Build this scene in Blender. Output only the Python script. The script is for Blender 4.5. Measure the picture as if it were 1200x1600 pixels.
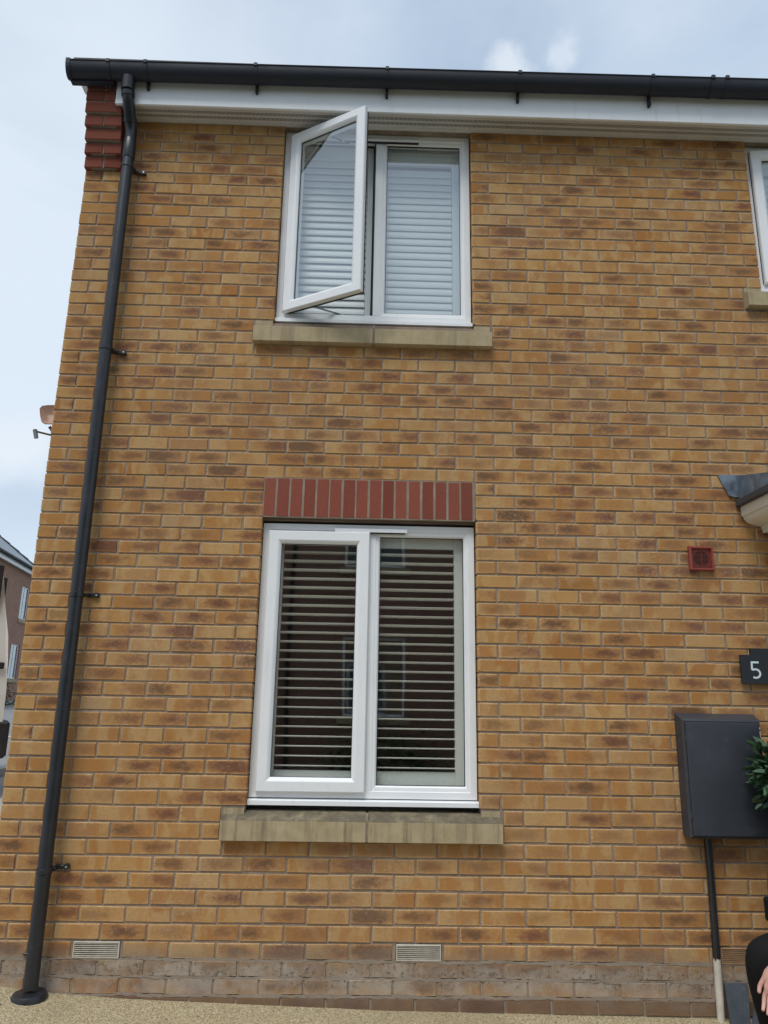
import bpy, math, random
from mathutils import Vector, Matrix
R = math.radians
rng = random.Random(7)
for o in list(bpy.data.objects): bpy.data.objects.remove(o, do_unlink=True)
S = bpy.context.scene
COL = S.collection

# ------------------------------------------------------------------ camera
CAM_POS = Vector((1.8444, -4.0591, 1.2655))
c_right = Vector((0.9995367693, -0.0254545973, 0.0166826346))
c_up = Vector((-0.0223335452, -0.241094476, 0.9702446426))
c_fwd = Vector((0.0206750956, 0.9701677778, 0.241551285))
cd = bpy.data.cameras.new('camera'); cam = bpy.data.objects.new('camera', cd); COL.objects.link(cam)
cd.sensor_fit = 'VERTICAL'; cd.sensor_height = 32.0; cd.lens = 23.0
cd.clip_start = 0.05; cd.clip_end = 3000
m = Matrix((c_right, c_up, -c_fwd)).transposed().to_4x4(); m.translation = CAM_POS
cam.matrix_world = m
S.camera = cam

# ------------------------------------------------------------------ world: bright broken overcast
SUN_EL, SUN_AZ = 60.0, 205.0     # azimuth from +Y towards +X: high, over the street, behind thin cloud
W = bpy.data.worlds.new('World'); S.world = W; W.use_nodes = True
nt = W.node_tree; nt.nodes.clear(); N = nt.nodes.new; L = nt.links.new
out = N('ShaderNodeOutputWorld')
sky = N('ShaderNodeTexSky'); sky.sky_type = 'NISHITA'; sky.sun_disc = False
sky.sun_elevation = R(SUN_EL); sky.sun_rotation = R(SUN_AZ)
sky.air_density = 1.0; sky.dust_density = 1.5
bg1 = N('ShaderNodeBackground'); bg1.inputs[1].default_value = 0.10
L(sky.outputs[0], bg1.inputs[0])
tc = N('ShaderNodeTexCoord')
def noise(nt, vec, scale, detail=5, rough=0.55, dim=None, dist=0.0):
    n = nt.nodes.new('ShaderNodeTexNoise'); n.inputs['Scale'].default_value = scale
    n.inputs['Detail'].default_value = detail; n.inputs['Roughness'].default_value = rough
    n.inputs['Distortion'].default_value = dist
    if vec is not None: nt.links.new(vec, n.inputs['Vector'])
    return n
def ramp(nt, fac, stops, interp='LINEAR'):
    n = nt.nodes.new('ShaderNodeValToRGB'); e = n.color_ramp.elements; n.color_ramp.interpolation = interp
    while len(e) > 1: e.remove(e[-1])
    e[0].position = stops[0][0]; c = stops[0][1]; e[0].color = (*c, 1) if len(c) == 3 else c
    for p, c in stops[1:]:
        q = e.new(p); q.color = (*c, 1)
    if fac is not None: nt.links.new(fac, n.inputs[0])
    return n
def g(v): return (v, v, v)
mp = N('ShaderNodeMapping'); mp.inputs['Scale'].default_value = (1, 1, 2.2); mp.inputs['Location'].default_value = (0.4, 1.3, 0.2)
L(tc.outputs['Generated'], mp.inputs[0])
n1 = noise(nt, mp.outputs[0], 1.5, 6, 0.5, dist=0.4)
n2 = noise(nt, mp.outputs[0], 5.0, 6, 0.55, dist=0.3)
mixn = N('ShaderNodeMix'); mixn.inputs[0].default_value = 0.35
L(n1.outputs[0], mixn.inputs[2]); L(n2.outputs[0], mixn.inputs[3])
cl = ramp(nt, mixn.outputs[0], [(0.30, (0.43, 0.575, 0.755)), (0.44, (0.52, 0.635, 0.785)), (0.56, (0.61, 0.71, 0.84)), (0.72, (0.76, 0.86, 0.96))])
cov = ramp(nt, n1.outputs[0], [(0.30, g(0.72)), (0.5, g(0.93))])
def puff(direction, radius, sx=1):
    """soft cloud lump round a direction in the sky"""
    d = Vector(direction).normalized()
    w = noise(nt, tc.outputs['Generated'], 9, 5, 0.6)
    add = N('ShaderNodeVectorMath'); add.operation = 'MULTIPLY_ADD'
    add.inputs[1].default_value = (0.10, 0.10, 0.10)
    L(w.outputs['Color'], add.inputs[0]); L(tc.outputs['Generated'], add.inputs[2])
    sub = N('ShaderNodeVectorMath'); sub.operation = 'DISTANCE'
    sub.inputs[1].default_value = d + Vector((0.05, 0.05, 0.05))
    L(add.outputs[0], sub.inputs[0])
    mr = N('ShaderNodeMapRange'); mr.interpolation_type = 'SMOOTHSTEP'
    mr.inputs['From Min'].default_value = radius; mr.inputs['From Max'].default_value = radius * 0.25
    L(sub.outputs['Value'], mr.inputs['Value'])
    return mr.outputs[0]
def mixcol(nt, fac, a, b, blend='MIX'):
    n = nt.nodes.new('ShaderNodeMix'); n.data_type = 'RGBA'; n.blend_type = blend
    for k, v in ((0, fac), (6, a), (7, b)):
        if hasattr(v, 'links'): nt.links.new(v, n.inputs[k])
        elif k == 0: n.inputs[0].default_value = v
        else: n.inputs[k].default_value = (*v, 1)
    return n.outputs[2]
c = cl.outputs[0]
c = mixcol(nt, puff((0.150, 0.690, 0.708), 0.034), c, (0.80, 0.88, 0.96))
c = mixcol(nt, puff((0.205, 0.670, 0.713), 0.028), c, (0.71, 0.80, 0.91))
c = mixcol(nt, puff((-0.436, 0.855, 0.292), 0.07), c, (0.84, 0.90, 0.96))
c = mixcol(nt, puff((-0.42, 0.70, 0.58), 0.55), c, (0.74, 0.83, 0.93))
# paler towards the horizon and the veiled sun, as in thin cloud
sx = N('ShaderNodeSeparateXYZ'); L(tc.outputs['Generated'], sx.inputs[0])
hz = N('ShaderNodeMapRange'); hz.interpolation_type = 'SMOOTHSTEP'
hz.inputs['From Min'].default_value = 0.24; hz.inputs['From Max'].default_value = 0.12
L(sx.outputs[2], hz.inputs['Value'])
hm = N('ShaderNodeMath'); hm.operation = 'MULTIPLY'; hm.inputs[1].default_value = 0.75; L(hz.outputs[0], hm.inputs[0])
c = mixcol(nt, hm.outputs[0], c, (0.70, 0.84, 0.93))
sd = Vector((math.sin(R(SUN_AZ)) * math.cos(R(SUN_EL)), math.cos(R(SUN_AZ)) * math.cos(R(SUN_EL)), math.sin(R(SUN_EL))))
dt = N('ShaderNodeVectorMath'); dt.operation = 'DISTANCE'; dt.inputs[1].default_value = sd
L(tc.outputs['Generated'], dt.inputs[0])
gl = N('ShaderNodeMapRange'); gl.interpolation_type = 'SMOOTHSTEP'
gl.inputs['From Min'].default_value = 0.55; gl.inputs['From Max'].default_value = 0.1
L(dt.outputs['Value'], gl.inputs['Value'])
gm = N('ShaderNodeMath'); gm.operation = 'MULTIPLY'; gm.inputs[1].default_value = 0.8; L(gl.outputs[0], gm.inputs[0])
c = mixcol(nt, gm.outputs[0], c, (0.92, 0.96, 1.0))
bg2 = N('ShaderNodeBackground'); bg2.inputs[1].default_value = 0.72; L(c, bg2.inputs[0])
ms = N('ShaderNodeMixShader'); L(cov.outputs[0], ms.inputs[0]); L(bg1.outputs[0], ms.inputs[1]); L(bg2.outputs[0], ms.inputs[2])
L(ms.outputs[0], out.inputs[0])

# ------------------------------------------------------------------ sun behind thin cloud
ld = bpy.data.lights.new('sun', 'SUN'); ld.energy = 1.5; ld.angle = R(26); ld.color = (1.0, 0.975, 0.94)
sun = bpy.data.objects.new('sun', ld); COL.objects.link(sun)
sun.rotation_euler = (-sd).to_track_quat('-Z', 'Y').to_euler(); sun.location = (0, 10, 20)

vs = S.view_settings
vs.view_transform = 'Standard'; vs.look = 'None'; vs.gamma = 1.0; vs.use_curve_mapping = False
vs.exposure = 0.55

# ------------------------------------------------------------------ materials
def mat(name):
    M = bpy.data.materials.new(name); M.use_nodes = True
    t = M.node_tree; t.nodes.clear()
    o = t.nodes.new('ShaderNodeOutputMaterial'); b = t.nodes.new('ShaderNodeBsdfPrincipled')
    t.links.new(b.outputs[0], o.inputs[0])
    return M, t, b, o
def bump(t, b, h, strength, dist):
    n = t.nodes.new('ShaderNodeBump'); n.inputs['Strength'].default_value = strength; n.inputs['Distance'].default_value = dist
    t.links.new(h, n.inputs['Height']); t.links.new(n.outputs[0], b.inputs['Normal'])
def math_(t, op, a, b=None, clamp=False):
    n = t.nodes.new('ShaderNodeMath'); n.operation = op; n.use_clamp = clamp
    for i, v in enumerate((a, b)):
        if v is None: continue
        if hasattr(v, 'links'): t.links.new(v, n.inputs[i])
        else: n.inputs[i].default_value = v
    return n.outputs[0]
def mrange(t, v, a, b, c=0.0, d=1.0, smooth=True):
    n = t.nodes.new('ShaderNodeMapRange'); n.interpolation_type = 'SMOOTHSTEP' if smooth else 'LINEAR'
    n.inputs['From Min'].default_value = a; n.inputs['From Max'].default_value = b
    n.inputs['To Min'].default_value = c; n.inputs['To Max'].default_value = d
    t.links.new(v, n.inputs['Value']); return n.outputs[0]
def simple(name, col, rough=0.5, var=0.12, scale=6, bumpy=0.0, bscale=60, spec=0.5, dirt=None, metallic=0.0):
    M, t, b, o = mat(name)
    geo = t.nodes.new('ShaderNodeNewGeometry')
    n = noise(t, geo.outputs['Position'], scale, 6, 0.6)
    lo = tuple(x * (1 - var) for x in col); hi = tuple(min(1, x * (1 + var)) for x in col)
    r = ramp(t, n.outputs[0], [(0.3, lo), (0.7, hi)])
    cc = r.outputs[0]
    if dirt:
        n2_ = noise(t, geo.outputs['Position'], scale * 3, 8, 0.7)
        f = mrange(t, n2_.outputs[0], 0.55, 0.75, 0, dirt[1])
        cc = mixcol(t, f, cc, dirt[0])
    t.links.new(cc, b.inputs['Base Color'])
    rr = mrange(t, n.outputs[0], 0.3, 0.7, rough * 0.85, min(1, rough * 1.15)); t.links.new(rr, b.inputs['Roughness'])
    b.inputs['Specular IOR Level'].default_value = spec; b.inputs['Metallic'].default_value = metallic
    if bumpy:
        n3 = noise(t, geo.outputs['Position'], bscale, 6, 0.65); bump(t, b, n3.outputs[0], bumpy, 0.003)
    return M

def brick_mat(name, red=False):
    M, t, b, o = mat(name); N_ = t.nodes.new; L_ = t.links.new
    a1 = N_('ShaderNodeAttribute'); a1.attribute_type = 'GEOMETRY'; a1.attribute_name = 'bk'
    a2 = N_('ShaderNodeAttribute'); a2.attribute_type = 'OBJECT'; a2.attribute_name = 'bk'
    add = N_('ShaderNodeVectorMath'); add.operation = 'ADD'
    L_(a1.outputs['Vector'], add.inputs[0]); L_(a2.outputs['Vector'], add.inputs[1])
    sp = N_('ShaderNodeSeparateXYZ'); L_(add.outputs[0], sp.inputs[0])
    r1, r2, r3 = sp.outputs
    uv = N_('ShaderNodeUVMap'); uv.uv_map = 'uv'
    suv = N_('ShaderNodeSeparateXYZ'); L_(uv.outputs[0], suv.inputs[0])
    # per-brick shifted coordinates (u in metres/225mm, v in metres/75mm)
    off = N_('ShaderNodeVectorMath'); off.operation = 'MULTIPLY_ADD'; off.inputs[1].default_value = (37, 53, 71)
    L_(add.outputs[0], off.inputs[0]); L_(uv.outputs[0], off.inputs[2])
    def sc(x, y, z=1):
        m_ = N_('ShaderNodeVectorMath'); m_.operation = 'MULTIPLY'; m_.inputs[1].default_value = (x, y, z)
        L_(off.outputs[0], m_.inputs[0]); return m_.outputs[0]
    geo = N_('ShaderNodeNewGeometry'); ps = N_('ShaderNodeSeparateXYZ'); L_(geo.outputs['Position'], ps.inputs[0])
    if red:
        base = ramp(t, r1, [(0, (0.185, 0.048, 0.032)), (1, (0.275, 0.078, 0.052))]).outputs[0]
        nz = noise(t, sc(3, 3), 3, 5, 0.6); base = mixcol(t, mrange(t, nz.outputs[0], 0.4, 0.8, 0, 0.35), base, (0.13, 0.04, 0.03))
    else:
        base = ramp(t, r1, [(0.0, (0.330, 0.158, 0.048)), (0.22, (0.395, 0.218, 0.074)), (0.42, (0.430, 0.270, 0.110)), (0.58, (0.360, 0.176, 0.056)),
                            (0.74, (0.455, 0.300, 0.135)), (0.86, (0.345, 0.190, 0.080)), (1.0, (0.400, 0.285, 0.155))]).outputs[0]
        # blocky tonal drift along the length: pale end / orange end
        w1 = noise(t, sc(2.3, 0.35), 1.0, 3, 0.5, dist=0.3)
        base = mixcol(t, mrange(t, w1.outputs[0], 0.46, 0.57, 0, 0.80), base, (0.452, 0.311, 0.149))
        w2 = noise(t, sc(2.6, 0.3, 3), 1.0, 3, 0.5, dist=0.3)
        base = mixcol(t, mrange(t, w2.outputs[0], 0.50, 0.61, 0, 0.62), base, (0.365, 0.185, 0.058))
        # fired dark heart: ellipse at a random place, ragged by noise
        cu = math_(t, 'MULTIPLY_ADD', r3, 0.62); cu.node.inputs[2].default_value = 0.20
        du = math_(t, 'MULTIPLY', math_(t, 'SUBTRACT', suv.outputs[0], cu), 1.55)
        dv = math_(t, 'MULTIPLY', math_(t, 'SUBTRACT', suv.outputs[1], 0.52), 1.35)
        d2 = math_(t, 'SQRT', math_(t, 'ADD', math_(t, 'MULTIPLY', du, du), math_(t, 'MULTIPLY', dv, dv)))
        w3 = noise(t, sc(3.2, 1.5), 1.6, 7, 0.68)
        d2 = math_(t, 'SUBTRACT', d2, mrange(t, r2, 0.965, 1.0, 0.0, 0.34))
        d3 = math_(t, 'ADD', d2, math_(t, 'MULTIPLY', math_(t, 'SUBTRACT', w3.outputs[0], 0.5), 1.5))
        amt = mrange(t, r2, 0.30, 0.9, 0.0, 1.0, False)
        base = mixcol(t, math_(t, 'MULTIPLY', mrange(t, d3, 1.05, 0.45), math_(t, 'MULTIPLY', amt, 0.75)), base, (0.315, 0.158, 0.066))
        dark = mixcol(t, mrange(t, r3, 0.3, 0.8), (0.150, 0.085, 0.046), (0.170, 0.078, 0.050))
        base = mixcol(t, math_(t, 'MULTIPLY', mrange(t, d3, 0.68, 0.12), amt), base, dark)
        # drag-wire streaks down the face
        w4 = noise(t, sc(26, 2.0), 1.5, 4, 0.6)
        base = mixcol(t, mrange(t, w4.outputs[0], 0.45, 0.8, 0, 0.30), base, (0.25, 0.135, 0.06))
        w5 = noise(t, sc(20, 7), 2.0, 5, 0.7)
        base = mixcol(t, mrange(t, w5.outputs[0], 0.63, 0.74, 0, 0.45), base, (0.55, 0.42, 0.26))
        # pale, rubbed rim
        w10 = noise(t, sc(7, 7), 2.0, 5, 0.65)
        vv = math_(t, 'ABSOLUTE', math_(t, 'SUBTRACT', suv.outputs[1], 0.5))
        rim = math_(t, 'MAXIMUM', mrange(t, vv, 0.36, 0.48), mrange(t, suv.outputs[0], 0.055, 0.012))
        rim = math_(t, 'MULTIPLY', rim, mrange(t, w10.outputs[0], 0.36, 0.58, 0.0, 0.80))
        rim = math_(t, 'MULTIPLY', rim, mrange(t, r1, 0.15, 0.75, 0.35, 1.0))
        base = mixcol(t, rim, base, (0.56, 0.415, 0.235))
        # smoky veil in the upper storey bricks
        w11 = noise(t, sc(4, 2), 1.2, 6, 0.7)
        base = mixcol(t, math_(t, 'MULTIPLY', mrange(t, w11.outputs[0], 0.52, 0.68), 0.45), base, (0.29, 0.215, 0.145))
        base = mixcol(t, 1.0, base, (1.065, 0.970, 0.872), 'MULTIPLY')
        w13 = noise(t, geo.outputs['Position'], 1.7, 5, 0.6); w14 = noise(t, geo.outputs['Position'], 70, 6, 0.75)
        base = mixcol(t, math_(t, 'MULTIPLY', mrange(t, w13.outputs[0], 0.50, 0.66), mrange(t, w14.outputs[0], 0.50, 0.66, 0, 0.45)), base, (0.50, 0.44, 0.36))
    # soot pits
    w6 = noise(t, geo.outputs['Position'], 210, 3, 0.6)
    base = mixcol(t, mrange(t, w6.outputs[0], 0.66, 0.76, 0, 0.55), base, (0.11, 0.07, 0.045))
    w9 = noise(t, geo.outputs['Position'], 0.9, 4, 0.5)
    base = mixcol(t, mrange(t, w9.outputs[0], 0.4, 0.75, 0, 0.22), base, (0.27, 0.19, 0.12))
    # splash zone dirt: damp grey band, salts, brown stained foot
    zz = math_(t, 'ADD', ps.outputs[2], math_(t, 'MULTIPLY', math_(t, 'SUBTRACT', noise(t, geo.outputs['Position'], 3.2, 6, 0.65).outputs[0], 0.5), 0.24))
    zz = math_(t, 'ADD', zz, math_(t, 'MULTIPLY', ps.outputs[0], 0.006))
    w7 = noise(t, geo.outputs['Position'], 16, 8, 0.72); w8 = noise(t, geo.outputs['Position'], 5.5, 6, 0.65); w12 = noise(t, geo.outputs['Position'], 38, 8, 0.75)
    damp = math_(t, 'MULTIPLY', mrange(t, zz, 0.10, -0.03, 0, 0.66), mrange(t, zz, -0.13, -0.07, 0.45, 1.0))
    base = mixcol(t, damp, base, mixcol(t, w7.outputs[0], (0.150, 0.122, 0.098), (0.27, 0.222, 0.175)))
    salt = math_(t, 'MULTIPLY', mrange(t, zz, 0.0, -0.03), mrange(t, zz, -0.19, -0.14))
    salt = math_(t, 'MULTIPLY', salt, mrange(t, w8.outputs[0], 0.38, 0.62))
    base = mixcol(t, math_(t, 'MULTIPLY', salt, 0.60), base, mixcol(t, w7.outputs[0], (0.28, 0.245, 0.205), (0.52, 0.47, 0.40)))
    moss = math_(t, 'MULTIPLY', math_(t, 'MULTIPLY', mrange(t, zz, 0.01, -0.03), mrange(t, zz, -0.11, -0.07)), mrange(t, w12.outputs[0], 0.50, 0.64))
    base = mixcol(t, math_(t, 'MULTIPLY', moss, 0.85), base, (0.085, 0.072, 0.058))
    foot = mrange(t, ps.outputs[2], -0.160, -0.172)
    foot = math_(t, 'MULTIPLY', foot, mrange(t, ps.outputs[1], 0.02, 0.011))
    base = mixcol(t, math_(t, 'MULTIPLY', foot, 0.7), base, mixcol(t, w8.outputs[0], (0.095, 0.058, 0.042), (0.17, 0.115, 0.08)))
    L_(base, b.inputs['Base Color']); b.inputs['Roughness'].default_value = 0.9; b.inputs['Specular IOR Level'].default_value = 0.2
    h = math_(t, 'ADD', noise(t, geo.outputs['Position'], 55, 6, 0.7).outputs[0], math_(t, 'MULTIPLY', noise(t, sc(30, 3), 1.5, 4, 0.6).outputs[0], 0.8))
    bump(t, b, h, 0.55, 0.0035)
    return M

def mortar_mat():
    M, t, b, o = mat('mortar')
    geo = t.nodes.new('ShaderNodeNewGeometry'); ps = t.nodes.new('ShaderNodeSeparateXYZ'); t.links.new(geo.outputs['Position'], ps.inputs[0])
    n = noise(t, geo.outputs['Position'], 9, 8, 0.7)
    base = ramp(t, n.outputs[0], [(0.25, (0.19, 0.145, 0.112)), (0.5, (0.27, 0.212, 0.165)), (0.75, (0.38, 0.305, 0.24))]).outputs[0]
    w = noise(t, geo.outputs['Position'], 4, 8, 0.75)
    lowz = mrange(t, ps.outputs[2], 0.06, -0.02)
    base = mixcol(t, math_(t, 'MULTIPLY', lowz, 0.7), base, mixcol(t, w.outputs[0], (0.16, 0.125, 0.095), (0.42, 0.36, 0.29)))
    t.links.new(base, b.inputs['Base Color']); b.inputs['Roughness'].default_value = 0.95; b.inputs['Specular IOR Level'].default_value = 0.15
    bump(t, b, noise(t, geo.outputs['Position'], 120, 6, 0.7).outputs[0], 0.7, 0.003)
    return M

def stone_mat(name, lichen):
    M, t, b, o = mat(name)
    geo = t.nodes.new('ShaderNodeNewGeometry'); ps = t.nodes.new('ShaderNodeSeparateXYZ'); t.links.new(geo.outputs['Position'], ps.inputs[0])
    ns = t.nodes.new('ShaderNodeSeparateXYZ'); t.links.new(geo.outputs['Normal'], ns.inputs[0])
    n = noise(t, geo.outputs['Position'], 14, 8, 0.6)
    base = ramp(t, n.outputs[0], [(0.3, (0.345, 0.275, 0.165)), (0.7, (0.44, 0.36, 0.225))]).outputs[0]
    sm = t.nodes.new('ShaderNodeVectorMath'); sm.operation = 'MULTIPLY'; sm.inputs[1].default_value = (22, 3, 1.6)
    t.links.new(geo.outputs['Position'], sm.inputs[0])
    st = noise(t, sm.outputs[0], 1.0, 6, 0.65)
    base = mixcol(t, mrange(t, st.outputs[0], 0.46, 0.70, 0, 0.30 + 0.42 * lichen), base, (0.155, 0.125, 0.078))
    top = mrange(t, ns.outputs[2], 0.25, 0.6)
    bl = noise(t, geo.outputs['Position'], 9, 8, 0.75)
    algae = math_(t, 'MULTIPLY', top, mrange(t, bl.outputs[0], 0.25, 0.60, 0.25, 0.25 + 0.72 * lichen))
    base = mixcol(t, algae, base, mixcol(t, n.outputs[0], (0.075, 0.066, 0.048), (0.15, 0.127, 0.09)))
    sp = noise(t, geo.outputs['Position'], 130, 3, 0.5)
    base = mixcol(t, mrange(t, sp.outputs[0], 0.66, 0.72, 0, 0.4), base, (0.10, 0.08, 0.05))
    t.links.new(base, b.inputs['Base Color']); b.inputs['Roughness'].default_value = 0.92; b.inputs['Specular IOR Level'].default_value = 0.2
    bump(t, b, noise(t, geo.outputs['Position'], 90, 6, 0.7).outputs[0], 0.5, 0.003)
    return M

def pvc_mat():
    M, t, b, o = mat('white_pvc')
    geo = t.nodes.new('ShaderNodeNewGeometry')
    n = noise(t, geo.outputs['Position'], 3, 8, 0.7)
    base = ramp(t, n.outputs[0], [(0.3, (0.76, 0.78, 0.79)), (0.7, (0.83, 0.84, 0.84))]).outputs[0]
    sm = t.nodes.new('ShaderNodeVectorMath'); sm.operation = 'MULTIPLY'; sm.inputs[1].default_value = (14, 14, 2)
    t.links.new(geo.outputs['Position'], sm.inputs[0])
    st = noise(t, sm.outputs[0], 1.5, 8, 0.7)
    base = mixcol(t, mrange(t, st.outputs[0], 0.55, 0.78, 0, 0.30), base, (0.46, 0.42, 0.36))
    t.links.new(base, b.inputs['Base Color']); b.inputs['Roughness'].default_value = 0.32; b.inputs['Specular IOR Level'].default_value = 0.45
    bump(t, b, noise(t, geo.outputs['Position'], 25, 4, 0.5).outputs[0], 0.06, 0.002)
    return M

def glass_mat(name='window_glass', refl=0.23, tint=(0.92, 0.965, 0.945)):
    M = bpy.data.materials.new(name); M.use_nodes = True; t = M.node_tree; t.nodes.clear()
    o = t.nodes.new('ShaderNodeOutputMaterial'); tr = t.nodes.new('ShaderNodeBsdfTransparent'); tr.inputs[0].default_value = (*tint, 1)
    gs = t.nodes.new('ShaderNodeBsdfGlossy'); gs.inputs['Roughness'].default_value = 0.0; gs.inputs[0].default_value = (0.93, 0.97, 1.0, 1)
    geo = t.nodes.new('ShaderNodeNewGeometry')
    w = noise(t, geo.outputs['Position'], 1.6, 2, 0.4)
    bp = t.nodes.new('ShaderNodeBump'); bp.inputs['Strength'].default_value = 0.12; bp.inputs['Distance'].default_value = 0.01
    t.links.new(w.outputs[0], bp.inputs['Height']); t.links.new(bp.outputs[0], gs.inputs['Normal'])
    dp_ = t.nodes.new('ShaderNodeVectorMath'); dp_.operation = 'DOT_PRODUCT'
    t.links.new(geo.outputs['Incoming'], dp_.inputs[0]); t.links.new(geo.outputs['Normal'], dp_.inputs[1])
    sch = math_(t, 'POWER', math_(t, 'SUBTRACT', 1.0, math_(t, 'ABSOLUTE', dp_.outputs['Value']), True), 4.0)
    f = math_(t, 'ADD', math_(t, 'MULTIPLY', sch, 1.0 - refl), refl, True)
    mx = t.nodes.new('ShaderNodeMixShader'); t.links.new(f, mx.inputs[0]); t.links.new(tr.outputs[0], mx.inputs[1]); t.links.new(gs.outputs[0], mx.inputs[2])
    t.links.new(mx.outputs[0], o.inputs[0]); return M

def far_brick(name, c1, c2, mo):
    M, t, b, o = mat(name)
    tcn = t.nodes.new('ShaderNodeTexCoord')
    sp = t.nodes.new('ShaderNodeSeparateXYZ'); t.links.new(tcn.outputs['Object'], sp.inputs[0])
    cb = t.nodes.new('ShaderNodeCombineXYZ'); t.links.new(math_(t, 'ADD', sp.outputs[0], sp.outputs[1]), cb.inputs[0]); t.links.new(sp.outputs[2], cb.inputs[1])
    br = t.nodes.new('ShaderNodeTexBrick'); br.inputs['Scale'].default_value = 1.0
    br.inputs['Brick Width'].default_value = 0.225; br.inputs['Row Height'].default_value = 0.075; br.inputs['Mortar Size'].default_value = 0.006
    br.inputs['Color1'].default_value = (*c1, 1); br.inputs['Color2'].default_value = (*c2, 1); br.inputs['Mortar'].default_value = (*mo, 1)
    t.links.new(cb.outputs[0], br.inputs['Vector'])
    n = noise(t, cb.outputs[0], 1.3, 6, 0.6)
    cc = mixcol(t, mrange(t, n.outputs[0], 0.35, 0.75, 0, 0.3), br.outputs[0], tuple(x * 0.6 for x in c1))
    t.links.new(cc, b.inputs['Base Color']); b.inputs['Roughness'].default_value = 0.95
    return M

MAT = {}
MAT['brick'] = brick_mat('buff_brick'); MAT['red'] = brick_mat('red_brick', True); MAT['mortar'] = mortar_mat()
MAT['sill_low'] = stone_mat('weathered_sandstone', 1.0); MAT['sill_up'] = stone_mat('clean_sandstone', 0.25)
MAT['pvc'] = pvc_mat(); MAT['glass'] = glass_mat()
MAT['black'] = simple('black_plastic', (0.017, 0.019, 0.023), 0.34, 0.2, 8, 0.05, 40, 0.5, ((0.10, 0.10, 0.10), 0.25))
MAT['gutter'] = simple('gutter_plastic', (0.009, 0.012, 0.021), 0.6, 0.2, 6, 0.05, 40, 0.5)
MAT['rubber'] = simple('black_gasket', (0.012, 0.012, 0.012), 0.6, 0.1)
MAT['soffit'] = simple('soffit_plastic', (0.62, 0.60, 0.57), 0.45, 0.08, 3, 0.0, 60, 0.4, ((0.35, 0.31, 0.27), 0.5))
MAT['slotdark'] = simple('vent_shadow', (0.02, 0.02, 0.02), 0.9, 0.1)
MAT['lead'] = simple('lead_sheet', (0.115, 0.150, 0.190), 0.42, 0.45, 14, 0.5, 18, 0.6, ((0.30, 0.34, 0.38), 0.6))
MAT['redvent'] = simple('terracotta_plastic', (0.255, 0.052, 0.036), 0.45, 0.12, 10)
MAT['airbrick'] = simple('buff_vent_plastic', (0.54, 0.50, 0.41), 0.6, 0.15, 20, 0.1)
MAT['airbrick2'] = simple('tan_vent_plastic', (0.40, 0.25, 0.14), 0.6, 0.15, 20, 0.1)
MAT['meter'] = simple('charcoal_box_plastic', (0.036, 0.041, 0.052), 0.45, 0.18, 4, 0.25, 120, 0.5, ((0.075, 0.08, 0.09), 0.5))
MAT['sign'] = simple('black_slate_sign', (0.012, 0.014, 0.018), 0.5, 0.15, 10)
MAT['figure'] = simple('silver_lettering', (0.62, 0.68, 0.76), 0.4, 0.05)
MAT['cream'] = simple('cream_paint', (0.70, 0.66, 0.56), 0.4, 0.06, 3, 0.05, 50, 0.4, ((0.48, 0.42, 0.32), 0.3))
MAT['shutter'] = simple('shutter_paint', (0.62, 0.64, 0.65), 0.4, 0.04, 3)
MAT['shutter_warm'] = simple('ivory_shutter_paint', (0.85, 0.83, 0.78), 0.4, 0.04, 3)
MAT['room'] = simple('room_plaster', (0.42, 0.38, 0.34), 0.9, 0.1, 1)
MAT['metal'] = simple('stay_steel', (0.25, 0.24, 0.23), 0.4, 0.2, 20, metallic=0.8)
MAT['screw'] = simple('screw_zinc', (0.7, 0.7, 0.7), 0.35, 0.1, 30, metallic=0.9)
MAT['slate'] = simple('blue_grey_slate', (0.060, 0.072, 0.090), 0.6, 0.3, 9, 0.5, 30, 0.4, ((0.16, 0.18, 0.20), 0.6))
MAT['rooftile'] = simple('dark_roof_tile', (0.055, 0.055, 0.062), 0.7, 0.25, 3, 0.3, 20)
MAT['greyroof'] = simple('grey_roof_tile', (0.30, 0.33, 0.37), 0.6, 0.12, 2, 0.3, 20)
MAT['paintpipe'] = simple('old_white_pipe', (0.56, 0.53, 0.45), 0.55, 0.12, 20, 0.1, 60, 0.4, ((0.22, 0.18, 0.13), 0.6))
MAT['asphalt'] = simple('asphalt', (0.052, 0.052, 0.054), 0.9, 0.25, 3, 0.6, 90)
MAT['pavement'] = simple('concrete_pavement', (0.36, 0.37, 0.37), 0.9, 0.15, 2, 0.3, 60)
MAT['lintel'] = simple('stained_lintel', (0.16, 0.12, 0.09), 0.8, 0.3, 8)
MAT['grit'] = simple('grit', (0.22, 0.17, 0.11), 0.9, 0.5, 60)
MAT['blockpave'] = simple('pale_grey_road', (0.20, 0.205, 0.21), 0.9, 0.2, 2, 0.4, 70)
MAT['whiteline'] = simple('white_line_paint', (0.72, 0.72, 0.70), 0.7, 0.1, 10)
MAT['van'] = simple('cream_van_paint', (0.74, 0.72, 0.66), 0.25, 0.04, 1, 0.0, 60, 0.6)
MAT['vandark'] = simple('van_dark_trim', (0.022, 0.023, 0.026), 0.45, 0.2, 5)
MAT['vanglass'] = simple('van_dark_glass', (0.02, 0.025, 0.03), 0.06, 0.1, 3, spec=0.8)
MAT['tyre'] = simple('tyre_rubber', (0.02, 0.02, 0.02), 0.8, 0.1)
MAT['dish'] = simple('dish_enamel', (0.40, 0.26, 0.19), 0.5, 0.08, 10)
MAT['skin'] = simple('skin', (0.56, 0.32, 0.26), 0.5, 0.12, 30, 0.2, 150, 0.4)
MAT['cloth'] = simple('navy_black_cloth', (0.014, 0.017, 0.025), 0.9, 0.2, 20, 0.5, 300, 0.2)
MAT['cloth2'] = simple('black_cloth', (0.010, 0.010, 0.011), 0.9, 0.2, 20, 0.5, 300, 0.2)
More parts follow.
